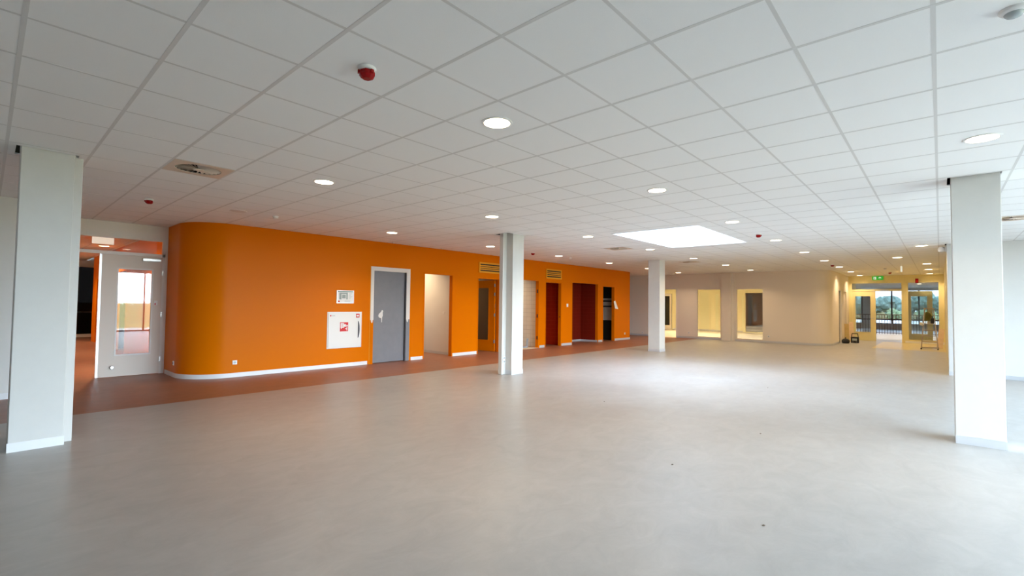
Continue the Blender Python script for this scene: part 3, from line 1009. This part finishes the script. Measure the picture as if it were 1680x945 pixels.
# hose reel pictogram: reel, hose, nozzle, flames
wm.box(-0.115, -0.03, -0.0283, -0.0277, 0.47, 0.575)
wm.box(-0.03, 0.02, -0.0283, -0.0277, 0.49, 0.55)
wm.box(0.03, 0.062, -0.0283, -0.0277, 0.50, 0.53)
wm.box(0.035, 0.055, -0.0283, -0.0277, 0.405, 0.49)
wm.box(0.0, 0.035, -0.0283, -0.0277, 0.435, 0.455)
wm.box(-0.105, -0.09, -0.0283, -0.0277, 0.44, 0.47)
wm.build('symbol_marks', 'paper', s)
rm = MB()
for k in range(3):
    rm.box(-0.10 + 0.022 * k, -0.094 + 0.022 * k, -0.0287, -0.0284, 0.485, 0.56)
rm.build('symbol_lines', 'sign_red', s)
lk = MB().box(0.27, 0.36, -0.0275, -0.0262, 0.70, 0.79).build('lock_window', 'sign_red', cd)
MB().box(0.285, 0.345, -0.0283, -0.0277, 0.725, 0.765).build('lock_cover', 'paper', lk)
lg = MB().box(-0.375, -0.345, -0.0275, -0.0262, 0.735, 0.765).build('maker_mark', 'sign_red', cd)
tx = MB()
for k in range(3):
    tx.box(-0.335, -0.255, -0.0275, -0.0262, 0.738 + 0.01 * k, 0.742 + 0.01 * k)
tx.build('maker_text', 'plan_grey', cd)

socket((3.32, OY, 0.29), '-y', 'white wall socket low on the flat orange wall near the rounded corner')
sc = socket((2.5, 11.1, 0.27), '-x', 'white socket low on the rounded orange corner beside the left door')
socket((18.85, OY, 0.27), '-y', 'white socket low at the far end of the orange wall')
sw = empty('light_switch', (14.50, OY, 1.48))
tag(sw, 'white light switch on the orange pier left of the maroon niche', 'switch')
MB().box(-0.05, 0.05, -0.012, -0.0005, -0.06, 0.06).build('plate', 'plastic_white', sw, bevel=0.003)
MB().box(-0.03, 0.03, -0.017, -0.012, -0.035, 0.035).build('rocker', 'plastic_white', sw)
socket((7.447, 6.93, 0.31), '-y', 'double socket on the casing of the central column', True)
socket((FX, 8.75, 0.26), '-x', 'double socket on beige wall left of the first inner window')
socket((FX, 5.37, 0.27), '-x', 'socket on beige wall right of the second inner window')
socket((FX, 11.09, 0.16), '-x', 'socket on the far wall past the end of the orange wall')
sw2 = empty('light_switch', (9.05, 10.85, 1.22), -PI / 2)
tag(sw2, 'small switch on the white wall inside the first open doorway', 'switch')
MB().box(-0.04, 0.04, -0.012, -0.0005, -0.04, 0.04).build('plate', 'plastic_white', sw2, bevel=0.003)
MB().box(-0.025, 0.025, -0.016, -0.012, -0.028, 0.028).build('rocker', 'plastic_white', sw2)

# ------------------------------------------------------------------ corridor side doors
for n, (a, b, lab) in enumerate(((24.35, 25.15, 'narrow glazed door in the corridor wall nearer the rounded corner'), (25.75, 26.65, 'plain pale door in the corridor wall near the glazed doors'))):
    d = empty('door_%d' % (5 + n), (a, 3.2, 0))
    struct(d, lab, 'door')
    MB().box(0, 0.06, 0.005, 0.115, 0, 2.3).build('frame_jamb', 'frame_white', d)
    MB().box(b - a - 0.06, b - a, 0.005, 0.115, 0, 2.3).build('frame_jamb', 'frame_white', d)
    MB().box(0.06, b - a - 0.06, 0.005, 0.115, 2.24, 2.3).build('frame_head', 'frame_white', d)
    if n == 0:
        MB().box(0.06, b - a - 0.06, 0.06, 0.07, 0, 2.24).build('pane', 'glass_clear', d)
    else:
        MB().box(0.06, b - a - 0.06, 0.05, 0.09, 0.01, 2.24).build('leaf', 'door_cream', d)
        k = MB().bar((b - a - 0.14, 0.03, 1.05), (b - a - 0.26, 0.03, 1.05), 0.02, 0.02).build('handle', 'steel', d)

# ------------------------------------------------------------------ end door set
d7 = empty('door_7', (EX, 1.22, 0))
struct(d7, 'pale glazed double door with transom at the corridor end, one leaf open', 'door')
WW = 1.90
MB().box(0.0, 0.10, 0, 0.05, 0, 2.70).build('frame_jamb', 'cream_wall', d7)
MB().box(0.0, 0.10, WW - 0.05, WW, 0, 2.70).build('frame_jamb', 'cream_wall', d7)
MB().box(0.0, 0.10, 0.05, WW - 0.05, 2.29, 2.38).build('frame_rail', 'cream_wall', d7)
MB().box(0.0, 0.10, 0.05, WW - 0.05, 2.66, 2.70).build('frame_rail', 'cream_wall', d7)
MB().box(0.045, 0.053, 0.05, WW - 0.05, 2.38, 2.66).build('transom_pane', 'glass_clear', d7)


def glazed_leaf(parent, y0, y1, x, gl0, gl1, m):
    l = empty('leaf')
    l.parent = parent
    z0, z1 = 0.41, 2.06
    MB().box(x, x + 0.045, y0, y1, 0.01, z0).box(x, x + 0.045, y0, y1, z1, 2.285).box(x, x + 0.045, y0, gl0, z0, z1).box(x, x + 0.045, gl1, y1, z0, z1).build('leaf_panel', m, l)
    MB().box(x + 0.018, x + 0.026, gl0, gl1, z0, z1).build('glass_pane', 'glass_clear', l)
    for q in ((gl0 - 0.025, gl0, z0 - 0.025, z1 + 0.025), (gl1, gl1 + 0.025, z0 - 0.025, z1 + 0.025), (gl0, gl1, z1, z1 + 0.025), (gl0, gl1, z0 - 0.025, z0)):
        MB().box(x - 0.008, x, q[0], q[1], q[2], q[3]).build('glazing_bead', m, l)
    return l


lf = glazed_leaf(d7, 0.97, 1.85, 0.02, 1.165, 1.735, 'cream_wall')
MB().bar((-0.04, 1.03, 1.05), (-0.04, 1.15, 1.05), 0.022, 0.022).build('handle', 'steel', lf)
lf2 = glazed_leaf(d7, -0.98, -0.10, 0.20, -0.80, -0.27, 'olive_leaf' if 'olive_leaf' in MATS else 'cream_wall')
MB().box(-0.03, 0.0, 0.5, 0.80, 2.30, 2.35).build('door_closer', 'aluminium', d7)
w = empty('window_5', (EX, 0.0, 0))
struct(w, 'tall glazed side panel right of the open corridor doorway', 'window')
for q in ((0, 0.04, 0.10, 2.70), (1.04, 1.08, 0.10, 2.70)):
    MB().box(0.0, 0.10, q[0], q[1], q[2], q[3]).build('frame_stile', 'cream_wall', w)
MB().box(0.0, 0.10, 0.04, 1.04, 2.66, 2.70).build('frame_rail', 'cream_wall', w)
MB().box(-0.005, 0.10, 0.04, 1.04, 0.10, 0.15).build('frame_rail', 'cream_wall', w)
MB().box(0.045, 0.053, 0.04, 1.04, 0.15, 2.66).build('pane', 'glass_clear', w)
struct(MB().box(EX - 0.012, EX - 0.001, -0.13, 1.16, 0.001, 0.095).build('baseboard_end', 'base_white'), 'pale baseboard under the glazed side panel', 'baseboard')

# exit sign, red sounder
ex = empty('exit_sign', (EX, 2.10, 2.80))
tag(ex, 'green lit exit sign above the corridor end doors', 'sign')
MB().box(-0.05, -0.001, -0.20, 0.20, 0, 0.17).build('sign_body', 'exit_green', ex)
em = MB()
# running figure and door, arrow  (viewed from -x: +y is left)
em.box(-0.0512, -0.0505, 0.05, 0.15, 0.025, 0.145)
e1 = em.build('door_pictogram', 'exit_white', ex)
gm = MB()
gm.box(-0.0518, -0.0513, 0.09, 0.105, 0.115, 0.13)
gm.bar((-0.0516, 0.10, 0.11), (-0.0516, 0.11, 0.07), 0.0006, 0.018)
gm.bar((-0.0516, 0.11, 0.07), (-0.0516, 0.13, 0.035), 0.0006, 0.012)
gm.bar((-0.0516, 0.11, 0.07), (-0.0516, 0.08, 0.05), 0.0006, 0.012)
gm.build('running_figure', 'exit_green', ex)
am = MB()
am.bar((-0.051, -0.08, 0.02), (-0.051, -0.08, 0.09), 0.001, 0.04)
am.v += [(-0.0515, -0.15, 0.085), (-0.0515, -0.01, 0.085), (-0.0515, -0.08, 0.15)]
n = len(am.v)
am.f.append((n - 3, n - 2, n - 1))
am.build('arrow', 'exit_white', ex)
rs = empty('red_sounder', (EX, 0.74, 2.64))
tag(rs, 'red alarm box on the wall above the glazed side panel', 'alarm')
MB().box(-0.05, -0.001, -0.055, 0.055, 0, 0.19).build('body', 'siren_red', rs, bevel=0.008)
MB().box(-0.058, -0.05, -0.035, 0.035, 0.03, 0.12).build('front_grille', 'sign_red', rs)

# lobby glazing
lw = empty('window_6', (HALL_X, -4.0, 0))
struct(lw, 'wide lobby window front with dark mullions facing the trees', 'window')
ys = [0.0, 1.9, 3.8, 5.1, 6.6, 7.75, 8.35, 9.6, 11.2]
for y in ys:
    MB().box(0, 0.10, y - 0.045, y + 0.045, 0.44, 2.8).build('mullion', 'mullion', lw)
MB().box(0, 0.10, 0, 11.2, 0.66, 0.76).build('transom', 'mullion', lw)
MB().box(0, 0.10, 0, 11.2, 2.8, 3.32).build('head_panel', 'grey_wall', lw)
MB().box(0.0, 0.06, 0.0, 11.2, 0.0, 0.44).build('low_panel', 'grey_wall', lw)
MB().box(0.0, 0.10, 7.79, 8.31, 0.44, 2.8).build('blind_panel', 'grey_wall', lw)
for a, b in zip(ys[:-1], ys[1:]):
    if a != 7.75:
        MB().box(0.045, 0.053, a + 0.04, b - 0.04, 0.755, 2.81).build('pane', 'glass_dimmed', lw)
        MB().box(0.045, 0.053, a + 0.04, b - 0.04, 0.43, 0.665).build('pane', 'glass_dimmed', lw)
rl = empty('balustrade', (35.6, -4.0, 0))
tag(rl, 'dark bar balustrade in front of the lobby windows', 'railing')
MB().box(-0.02, 0.02, 0, 11.0, 1.12, 1.16).build('top_rail', 'mullion', rl)
MB().box(-0.012, 0.012, 0, 11.0, 0.06, 0.09).build('bottom_rail', 'mullion', rl)
bar_me = MB().box(-0.010, 0.010, -0.010, 0.010, 0.0, 1.12).mesh('bar')
bar_me.materials.append(MATS['mullion'])
for k in range(0, 66):
    o = bpy.data.objects.new('bar', bar_me)
    COL.objects.link(o)
    o.location = (0, 1.5 + 0.13 * k, 0)
    o.parent = rl

# ------------------------------------------------------------------ stepladder
ld = empty('stepladder', (23.55, 0.31, 0))
tag(ld, 'aluminium stepladder standing by the glazed side panel', 'ladder')
for s, nm in ((-1, 'front_rail'), (1, 'front_rail')):
    MB().bar((0, s * 0.235, 0.03), (0.30, s * 0.125, 1.52), 0.05, 0.03, (0, 1, 0)).build(nm, 'ladder_alu', ld)
    MB().bar((0.80, s * 0.24, 0.03), (0.36, s * 0.125, 1.50), 0.04, 0.024, (0, 1, 0)).build('rear_rail', 'ladder_alu', ld)
    MB().box(-0.03, 0.03, s * 0.235 - 0.02, s * 0.235 + 0.02, 0, 0.04).build('foot', 'black', ld)
    MB().box(0.775, 0.825, s * 0.24 - 0.02, s * 0.24 + 0.02, 0, 0.04).build('foot', 'black', ld)
for z in (0.07, 0.28, 0.50, 0.71, 0.95):
    t = z / 1.5
    wv = 0.235 - 0.11 * t
    MB().box(0.3 * t - 0.01, 0.3 * t + 0.08, -wv, wv, z - 0.016, z + 0.016).build('step', 'ladder_alu', ld)
MB().box(0.22, 0.46, -0.15, 0.15, 1.50, 1.53).build('top_platform', 'wood_board', ld)
MB().bar((0.72, -0.23, 0.3), (0.72, 0.23, 0.3), 0.02, 0.02).build('rear_brace', 'aluminium', ld)
MB().bar((0.5, -0.16, 1.0), (0.5, 0.16, 1.0), 0.02, 0.02).build('rear_brace', 'aluminium', ld)
# tool bag hanging in the ladder
bagm = MB().lathe([(0.02, 0.0), (0.10, 0.01), (0.13, 0.10), (0.12, 0.22), (0.09, 0.30), (0.05, 0.34)], n=14)
bg_o = bagm.build('tool_bag', 'olive', smooth=True)
bg_o.location = (24.10, 0.36, 1.05)
tag(bg_o, 'olive green bag hanging in the stepladder', 'bag')
st = MB().tube([(24.10, 0.36, 1.38), (24.05, 0.36, 1.45), (24.0, 0.36, 1.50)], 0.008, 6).build('strap', 'olive', bg_o)
st.matrix_parent_inverse = Matrix.Translation((-24.10, -0.36, -1.05))
dk = MB().box(-0.06, 0.06, -0.05, 0.05, 0, 0.20).box(-0.02, 0.02, -0.02, 0.02, 0.2, 0.28).build('power_drill', 'black', bevel=0.01)
dk.location = (23.80, 0.22, 0.965)
tag(dk, 'black tool standing on the top step of the stepladder', 'tool')
rg = MB()
rg.v = [(0, 0.0, 0), (0.03, 0.11, 0.005), (0.08, 0.12, -0.10), (0.02, 0.02, -0.13), (-0.03, -0.02, -0.07)]
rg.v += [(x + 0.012, y, z) for x, y, z in rg.v]
rg.f = [(0, 1, 2, 3, 4), (9, 8, 7, 6, 5)] + [(i, (i + 1) % 5, 5 + (i + 1) % 5, 5 + i) for i in range(5)]
ro_ = rg.build('rag', 'paper')
ro_.location = (23.72, 0.47, 0.99)
tag(ro_, 'white rag hanging at the left of the stepladder', 'cloth')

# ------------------------------------------------------------------ site radio, tool bag, boards
rd = empty('site_radio', (25.3, 2.76, 0), -PI / 2)
tag(rd, 'black site radio with a carrying handle on the corridor floor', 'radio')
MB().box(-0.14, 0.14, -0.10, 0.10, 0, 0.26).build('body', 'black', rd, bevel=0.02)
MB().box(-0.085, 0.085, -0.104, -0.098, 0.10, 0.19).build('display', 'sensor_lens', rd)
for s in (-1, 1):
    MB().bar((s * 0.12, 0, 0.25), (s * 0.10, 0, 0.40), 0.025, 0.025).build('handle_post', 'black', rd)
    k = MB().lathe([(0.035, 0), (0.03, 0.015)], n=16).build('speaker_ring', 'jamb_dark', rd)
    k.rotation_euler = (PI / 2, 0, 0)
    k.location = (s * 0.07, -0.10, 0.05)
MB().bar((-0.11, 0, 0.40), (0.11, 0, 0.40), 0.03, 0.03).build('handle_grip', 'black', rd)
bag2 = empty('black_tool_case', (24.7, 3.02, 0), 0.3)
tag(bag2, 'small black tool case on the floor by the corridor wall', 'case')
MB().lathe([(0.11, 0.0), (0.14, 0.03), (0.145, 0.12), (0.10, 0.18), (0.03, 0.20)], n=16).build('body', 'black', bag2, smooth=True)
MB().tube([(-0.06, 0, 0.19), (-0.04, 0, 0.25), (0.04, 0, 0.25), (0.06, 0, 0.19)], 0.01, 8).build('handle', 'black', bag2, smooth=True)
for nm, lab, pts, m in (('leaning_board', 'pale board leaning against the corridor corner behind the radio', ((25.9, 2.93, 0.0), (26.4, 3.02, 0.85)), 'wood_board'),
                        ('leaning_plank', 'short dark plank leaning beside the pale board at the corridor corner', ((25.45, 3.06, 0.0), (25.6, 3.09, 0.8)), 'plywood'),
                        ('leaning_shelf_board', 'pale narrow board leaning on the wall right of the stepladder', ((24.6, 0.03, 0.0), (24.9, -0.04, 0.72)), 'wood_board')):
    b = MB().bar(pts[0], pts[1], 0.17, 0.022, (1, 0, 0))
    zmin = min(v[2] for v in b.v)
    b.v = [(x, y, z - zmin) for x, y, z in b.v]
    tag(b.build(nm, m), lab, 'board')
# motion sensor on the far right column
ms = empty('motion_sensor', (14.95, -0.13, 2.90))
tag(ms, 'white motion sensor high on the column edge behind right column', 'sensor')
MB().box(-0.04, 0.04, 0.0005, 0.03, -0.06, 0.06).build('bracket', 'plastic_white', ms)
k = MB().lathe([(0.03, -0.07), (0.06, -0.05), (0.07, 0.0), (0.06, 0.04), (0.03, 0.06)], n=18).build('dome', 'plastic_white', ms, smooth=True)
k.location = (0, 0.085, 0)

# floor debris specks
k = 0
for x, y in ((3.63, 0.92), (2.6, 0.35), (6.5, 3.9), (4.4, 1.9), (9.8, 2.4), (6.2, 1.6)):
    s = MB().lathe([(0.006, 0.0), (0.012, 0.002), (0.006, 0.006)], n=7).build('debris_speck', 'bark')
    s.location = (x, y, 0.0005)
    s.scale = (1.3, 0.8, 1)
    tag(s, ['tiny dark crumb on the floor nearest the camera, lower right', 'tiny dark speck on the floor at the lower right edge', 'tiny crumb on the floor in front of the central column',
            'tiny crumb on the floor in the middle of the hall', 'tiny crumb on the bright floor under the skylight', 'tiny crumb on the floor left of the right column'][k], 'debris', 'crumbs on the floor')
    k += 1

# =================================================================== CEILING FITTINGS
def downlight(x, y, label, lit=True, group='round downlights in the ceiling', power=1.0):
    o = empty('downlight', (x, y, H))
    tag(o, label, 'downlight', group)
    MB().lathe([(0.128, 0.002), (0.128, -0.004), (0.118, -0.008), (0.108, -0.006), (0.108, 0.002)], n=36).build('trim_ring', 'plastic_white', o, smooth=True)
    MB().lathe([(0.107, -0.003), (0.107, -0.0066), (0.05, -0.0068)], n=36).build('diffuser', 'lamp_face' if lit else 'lamp_off', o)
    if lit:
        l = bpy.data.lights.new('downlight_lamp', 'AREA')
        l.shape = 'DISK'
        l.size = 0.20
        l.energy = LAMP_W * power
        l.color = LAMP_COL
        l.spread = math.radians(130)
        lo = bpy.data.objects.new('downlight_lamp', l)
        COL.objects.link(lo)
        lo.parent = o
        lo.location = (0, 0, -0.012)
    return o


ORD = ['first', 'second', 'third', 'fourth', 'fifth', 'sixth', 'seventh', 'eighth', 'ninth']
rowA = [5.79, 8.79, 11.79, 14.79, 17.79, 20.79]
for k, x in enumerate(rowA):
    downlight(x, 8.706, ORD[k] + ' lit downlight from the left in the row nearest the orange wall')
downlight(2.79, 8.706, 'unlit flush ceiling ring above the rounded orange corner', False)
for k, x in enumerate([2.79, 5.79, 8.79, 11.79, 14.79, 17.79, 20.79]):
    downlight(x, 5.706, ORD[k] + ' lit downlight from the left in the row along skylight\'s left side')
for k, x in enumerate([2.79, 5.79, 8.79, 11.79, 14.79, 17.79, 20.79, 23.79, 26.7]):
    downlight(x, 2.706, ORD[k] + ' nearest lit downlight in the row along skylight\'s right side')
downlight(5.79, -0.294, 'large lit downlight above the big right column')
downlight(17.79, 0.906, 'lit downlight at the corridor mouth above the hanging white tag')
for k, x in enumerate([14.79, 20.79, 23.79, 26.7]):
    downlight(x, 0.306, ORD[k] + ' nearest lit downlight along the corridor\'s right wall')
for k, (x, y) in enumerate(((30.0, 0.9), (32.4, 0.9), (34.8, 0.9), (37.2, 0.9), (31.2, 3.0), (34.2, 3.0))):
    downlight(x, y, ['nearest', 'second', 'third', 'farthest', 'left front', 'left rear'][k] + (' lobby downlight seen through the glazed side panel' if k < 4 else ' lobby downlight seen through the end transom'), group='lobby downlights', power=2.5)
downlight(33.0, 9.0, 'nearer added fill lamp in the far lobby behind the yellow room', group='added lamps of the far lobby', power=4.0)  # unseen lamps added here and below to brighten the far lobby
downlight(38.0, 10.5, 'farther added fill lamp in the far lobby behind the yellow room', group='added lamps of the far lobby', power=4.0)
downlight(2.2, 17.5, 'lit downlight seen through the transom of the left door', power=2.5)
downlight(1.2, 21.6, 'added unseen rear corridor lamp far behind the left double door', power=3.0)  # added out of sight to light the far corridor wall
downlight(1.75, 13.2, 'added unseen corridor lamp just behind the left double door', power=2.5)  # hidden lamp added to brighten the ceiling behind the transom
downlight(12.3, 11.9, 'added unseen lamp inside the pale tiled room', group='added lamp in the tiled room', power=1.6)  # unseen lamp added to brighten the tiled wall
downlight(10.2, 12.3, 'added unseen lamp in the room behind the open orange door', group='added lamp behind the orange door', power=0.5)  # unseen weak lamp added to lift the room behind the door glass
for k, (x, y) in enumerate(((24.0, 6.0), (26.5, 6.0), (24.0, 9.0), (26.5, 9.0), (26.5, 12.0))):
    downlight(x, y, ['front right', 'rear right', 'front middle', 'rear middle', 'rear left'][k] + ' added fill lamp of the yellow room behind the beige wall', group='added lamps of the yellow rooms', power=5.5)  # unseen fixtures added to brighten the yellow walls
downlight(8.4, 11.8, 'added unseen lamp inside the room behind the first open doorway', group='added lamp in the store', power=1.5)  # unseen lamp added to light the white side wall


def siren(x, y, label):
    o = empty('alarm_sounder', (x, y, H))
    tag(o, label, 'alarm', 'red ceiling alarm sounders')
    MB().lathe([(0.055, 0.002), (0.055, -0.018), (0.048, -0.022)], n=28).build('base', 'plastic_white', o, smooth=True)
    MB().lathe([(0.046, -0.022), (0.050, -0.032), (0.050, -0.050), (0.040, -0.064), (0.026, -0.072)], n=8).build('sounder_body', 'siren_red', o)
    for a in (0.6, 2.7, 4.8):
        MB().box(0.040, 0.058, -0.010, 0.010, -0.042, -0.024).build('lug', 'siren_red', o).rotation_euler = (0, 0, a)
    return o


siren(1.59, 2.706, 'red alarm sounder on the ceiling nearest the camera')
siren(1.59, 8.75, 'red alarm sounder on the ceiling above the left door area')
siren(10.59, 8.75, 'red alarm sounder on the ceiling right of the central column')
siren(10.59, 2.75, 'red alarm sounder on the ceiling right of the skylight')
siren(19.59, 8.9, 'red alarm sounder just right of the slim far column')
siren(19.59, 2.75, 'red alarm sounder between downlights near the corridor mouth')
siren(24.8, 1.51, 'red alarm sounder at the far corridor ceiling above doors')


def smoke(x, y, label):
    o = empty('smoke_detector', (x, y, H))
    tag(o, label, 'detector', 'white smoke detectors')
    MB().lathe([(0.052, 0.002), (0.052, -0.012)], n=24).build('base', 'plastic_white', o)
    MB().lathe([(0.040, -0.012), (0.046, -0.024), (0.040, -0.042), (0.02, -0.048)], n=24).build('head', 'plastic_white', o, smooth=True)


smoke(3.39, 8.706, 'white smoke detector on the ceiling above the rounded orange corner')
smoke(12.39, 8.706, 'white smoke detector on the ceiling right of the central column')
smoke(22.4, 1.5, 'white smoke detector in the corridor ceiling')
smoke(21.0, 9.0, 'small white detector beside the far alarm sounder')

o = empty('presence_sensor', (3.39, -0.294, H))
tag(o, 'round presence sensor with grey lens at the top right ceiling', 'sensor')
MB().lathe([(0.056, 0.002), (0.056, -0.008), (0.050, -0.016), (0.038, -0.020)], n=36).build('ring', 'plastic_white', o, smooth=True)
MB().lathe([(0.037, -0.018), (0.036, -0.026), (0.028, -0.036), (0.014, -0.042)], n=30).build('lens', 'sensor_lens', o, smooth=True)

for k, x in enumerate((6.75, 8.3, 10.1, 13.5, 16.6)):
    c = empty('ceiling_button', (x, 10.08, H))
    tag(c, ORD[k] + ' tiny white button from the left along the orange wall\'s ceiling edge', 'fitting', 'white buttons along the orange wall')
    MB().lathe([(0.030, 0.002), (0.030, -0.012), (0.018, -0.028)], n=16).build('cap', 'plastic_white', c, smooth=True)
    MB().lathe([(0.036, 0.002), (0.036, -0.003)], n=16).build('rosette', 'plastic_white', c)

hg = empty('hanging_tag', (20.2, 0.93, 0))
tag(hg, 'white narrow sign hanging edge-on from the corridor ceiling', 'sign')
MB().box(-0.11, 0.11, -0.018, 0.018, 2.72, 2.90).build('sign_plate', 'exit_white', hg)
MB().box(-0.006, 0.006, -0.006, 0.006, 2.90, 3.0).build('hanger', 'plastic_white', hg)


# swirl diffusers
def swirl(x, y, label):
    v = empty('air_diffuser', (x, y, H))
    tag(v, label, 'vent', 'square swirl air diffusers')
    n = 40
    R = 0.225
    mb = MB()
    ring = [(R * math.cos(2 * PI * k / n), R * math.sin(2 * PI * k / n)) for k in range(n)]
    sq = []
    for c, s in ring:
        m = max(abs(c), abs(s))
        sq.append((c / m * 0.288, s / m * 0.288))
    for z in (-0.003, 0.010):
        mb.v += [(a, b, z) for a, b in ring] + [(a, b, z) for a, b in sq]
    for k in range(n):
        k2 = (k + 1) % n
        mb.f += [(k, k2, n + k2, n + k), (2 * n + k, 3 * n + k, 3 * n + k2, 2 * n + k2), (k, 2 * n + k, 2 * n + k2, k2), (n + k, n + k2, 3 * n + k2, 3 * n + k)]
    mb.build('face_plate', 'vent_metal', v)
    MB().box(-0.26, 0.26, -0.26, 0.26, 0.043, 0.046).build('plenum_box', 'vent_shadow', v)
    MB().lathe([(0.055, -0.002), (0.05, -0.008), (0.03, -0.012)], n=24).build('hub', 'vent_metal', v, smooth=True)
    vane = MB()
    # one tilted radial vane
    w0, w1 = 0.006, 0.025
    vane.v = [(0.05, -w0, 0.012), (0.05, w0, -0.001), (R - 0.003, w1, -0.001), (R - 0.003, -w1, 0.040)]
    vane.v += [(a, b, z + 0.002) for a, b, z in vane.v]
    vane.f = [(0, 1, 2, 3), (7, 6, 5, 4), (0, 4, 5, 1), (1, 5, 6, 2), (2, 6, 7, 3), (3, 7, 4, 0)]
    me = vane.mesh('vane')
    me.materials.append(MATS['vent_metal'])
    for k in range(24):
        o = bpy.data.objects.new('vane', me)
        COL.objects.link(o)
        o.parent = v
        o.rotation_euler = (0, 0, 2 * PI * k / 24)
    return v


for (x, y), lab in zip(VENTS, ('square swirl air diffuser in the ceiling above the left column', 'square swirl air diffuser in the ceiling left of the skylight',
                               'square swirl air diffuser far away beyond the skylight', 'square swirl air diffuser at the right edge behind right column')):
    swirl(x, y, lab)

# =================================================================== OUTSIDE
def tree(x, y, h, w, m, label):
    t = empty('tree', (x, y, -0.3))
    tag(t, label, 'tree', 'trees outside the lobby windows')
    MB().tube([(0, 0, 0), (0.05, 0.02, h * 0.35), (0, 0.1, h * 0.6)], 0.16, 8).build('trunk', 'bark', t)
    import bmesh
    bm = bmesh.new()
    for k in range(9):
        c = Vector((random.uniform(-0.3, 0.3) * w, random.uniform(-0.36, 0.36) * w, h * random.uniform(0.25, 0.8)))
        r = w * random.uniform(0.2, 0.32)
        res = bmesh.ops.create_icosphere(bm, subdivisions=3, radius=r)
        for vv in res['verts']:
            d = vv.co.normalized()
            vv.co = c + vv.co * (1 + random.uniform(-0.22, 0.22)) * (0.9 if d.z < 0 else 1.0)
    me = bpy.data.meshes.new('foliage')
    bm.to_mesh(me)
    bm.free()
    me.materials.append(MATS[m])
    o = bpy.data.objects.new('foliage', me)
    COL.objects.link(o)
    o.parent = t


tl = ['tall hazy tree at the left outside the end windows', 'broad hazy tree left of the dark mullion outside', 'hazy tree behind the dark window mullion outside', 'low pale bush outside the end doorway',
      'tall hazy tree right of the window mullion outside', 'hazy tree seen through the side panel glass', 'hazy tree behind the stepladder outside', 'hazy tree at the far right outside', 'pale yellowish bush outside behind the railing']
for k, (x, y, h, w_, m) in enumerate(((110, 13, 4.6, 6, 'leaf_a'), (116, 9.5, 3.6, 5.5, 'leaf_a'), (126, 6.2, 3.7, 5, 'leaf_a'), (95, 5.0, 1.5, 2.2, 'leaf_b'), (112, 3.0, 4.2, 5.5, 'leaf_a'),
                                      (118, -0.6, 3.7, 5, 'leaf_a'), (110, -4, 3.5, 5, 'leaf_a'), (118, 17, 4.2, 6, 'leaf_a'), (92, 1.2, 1.5, 2.2, 'leaf_b'))):
    tree(x, y, h, w_, m, tl[k])
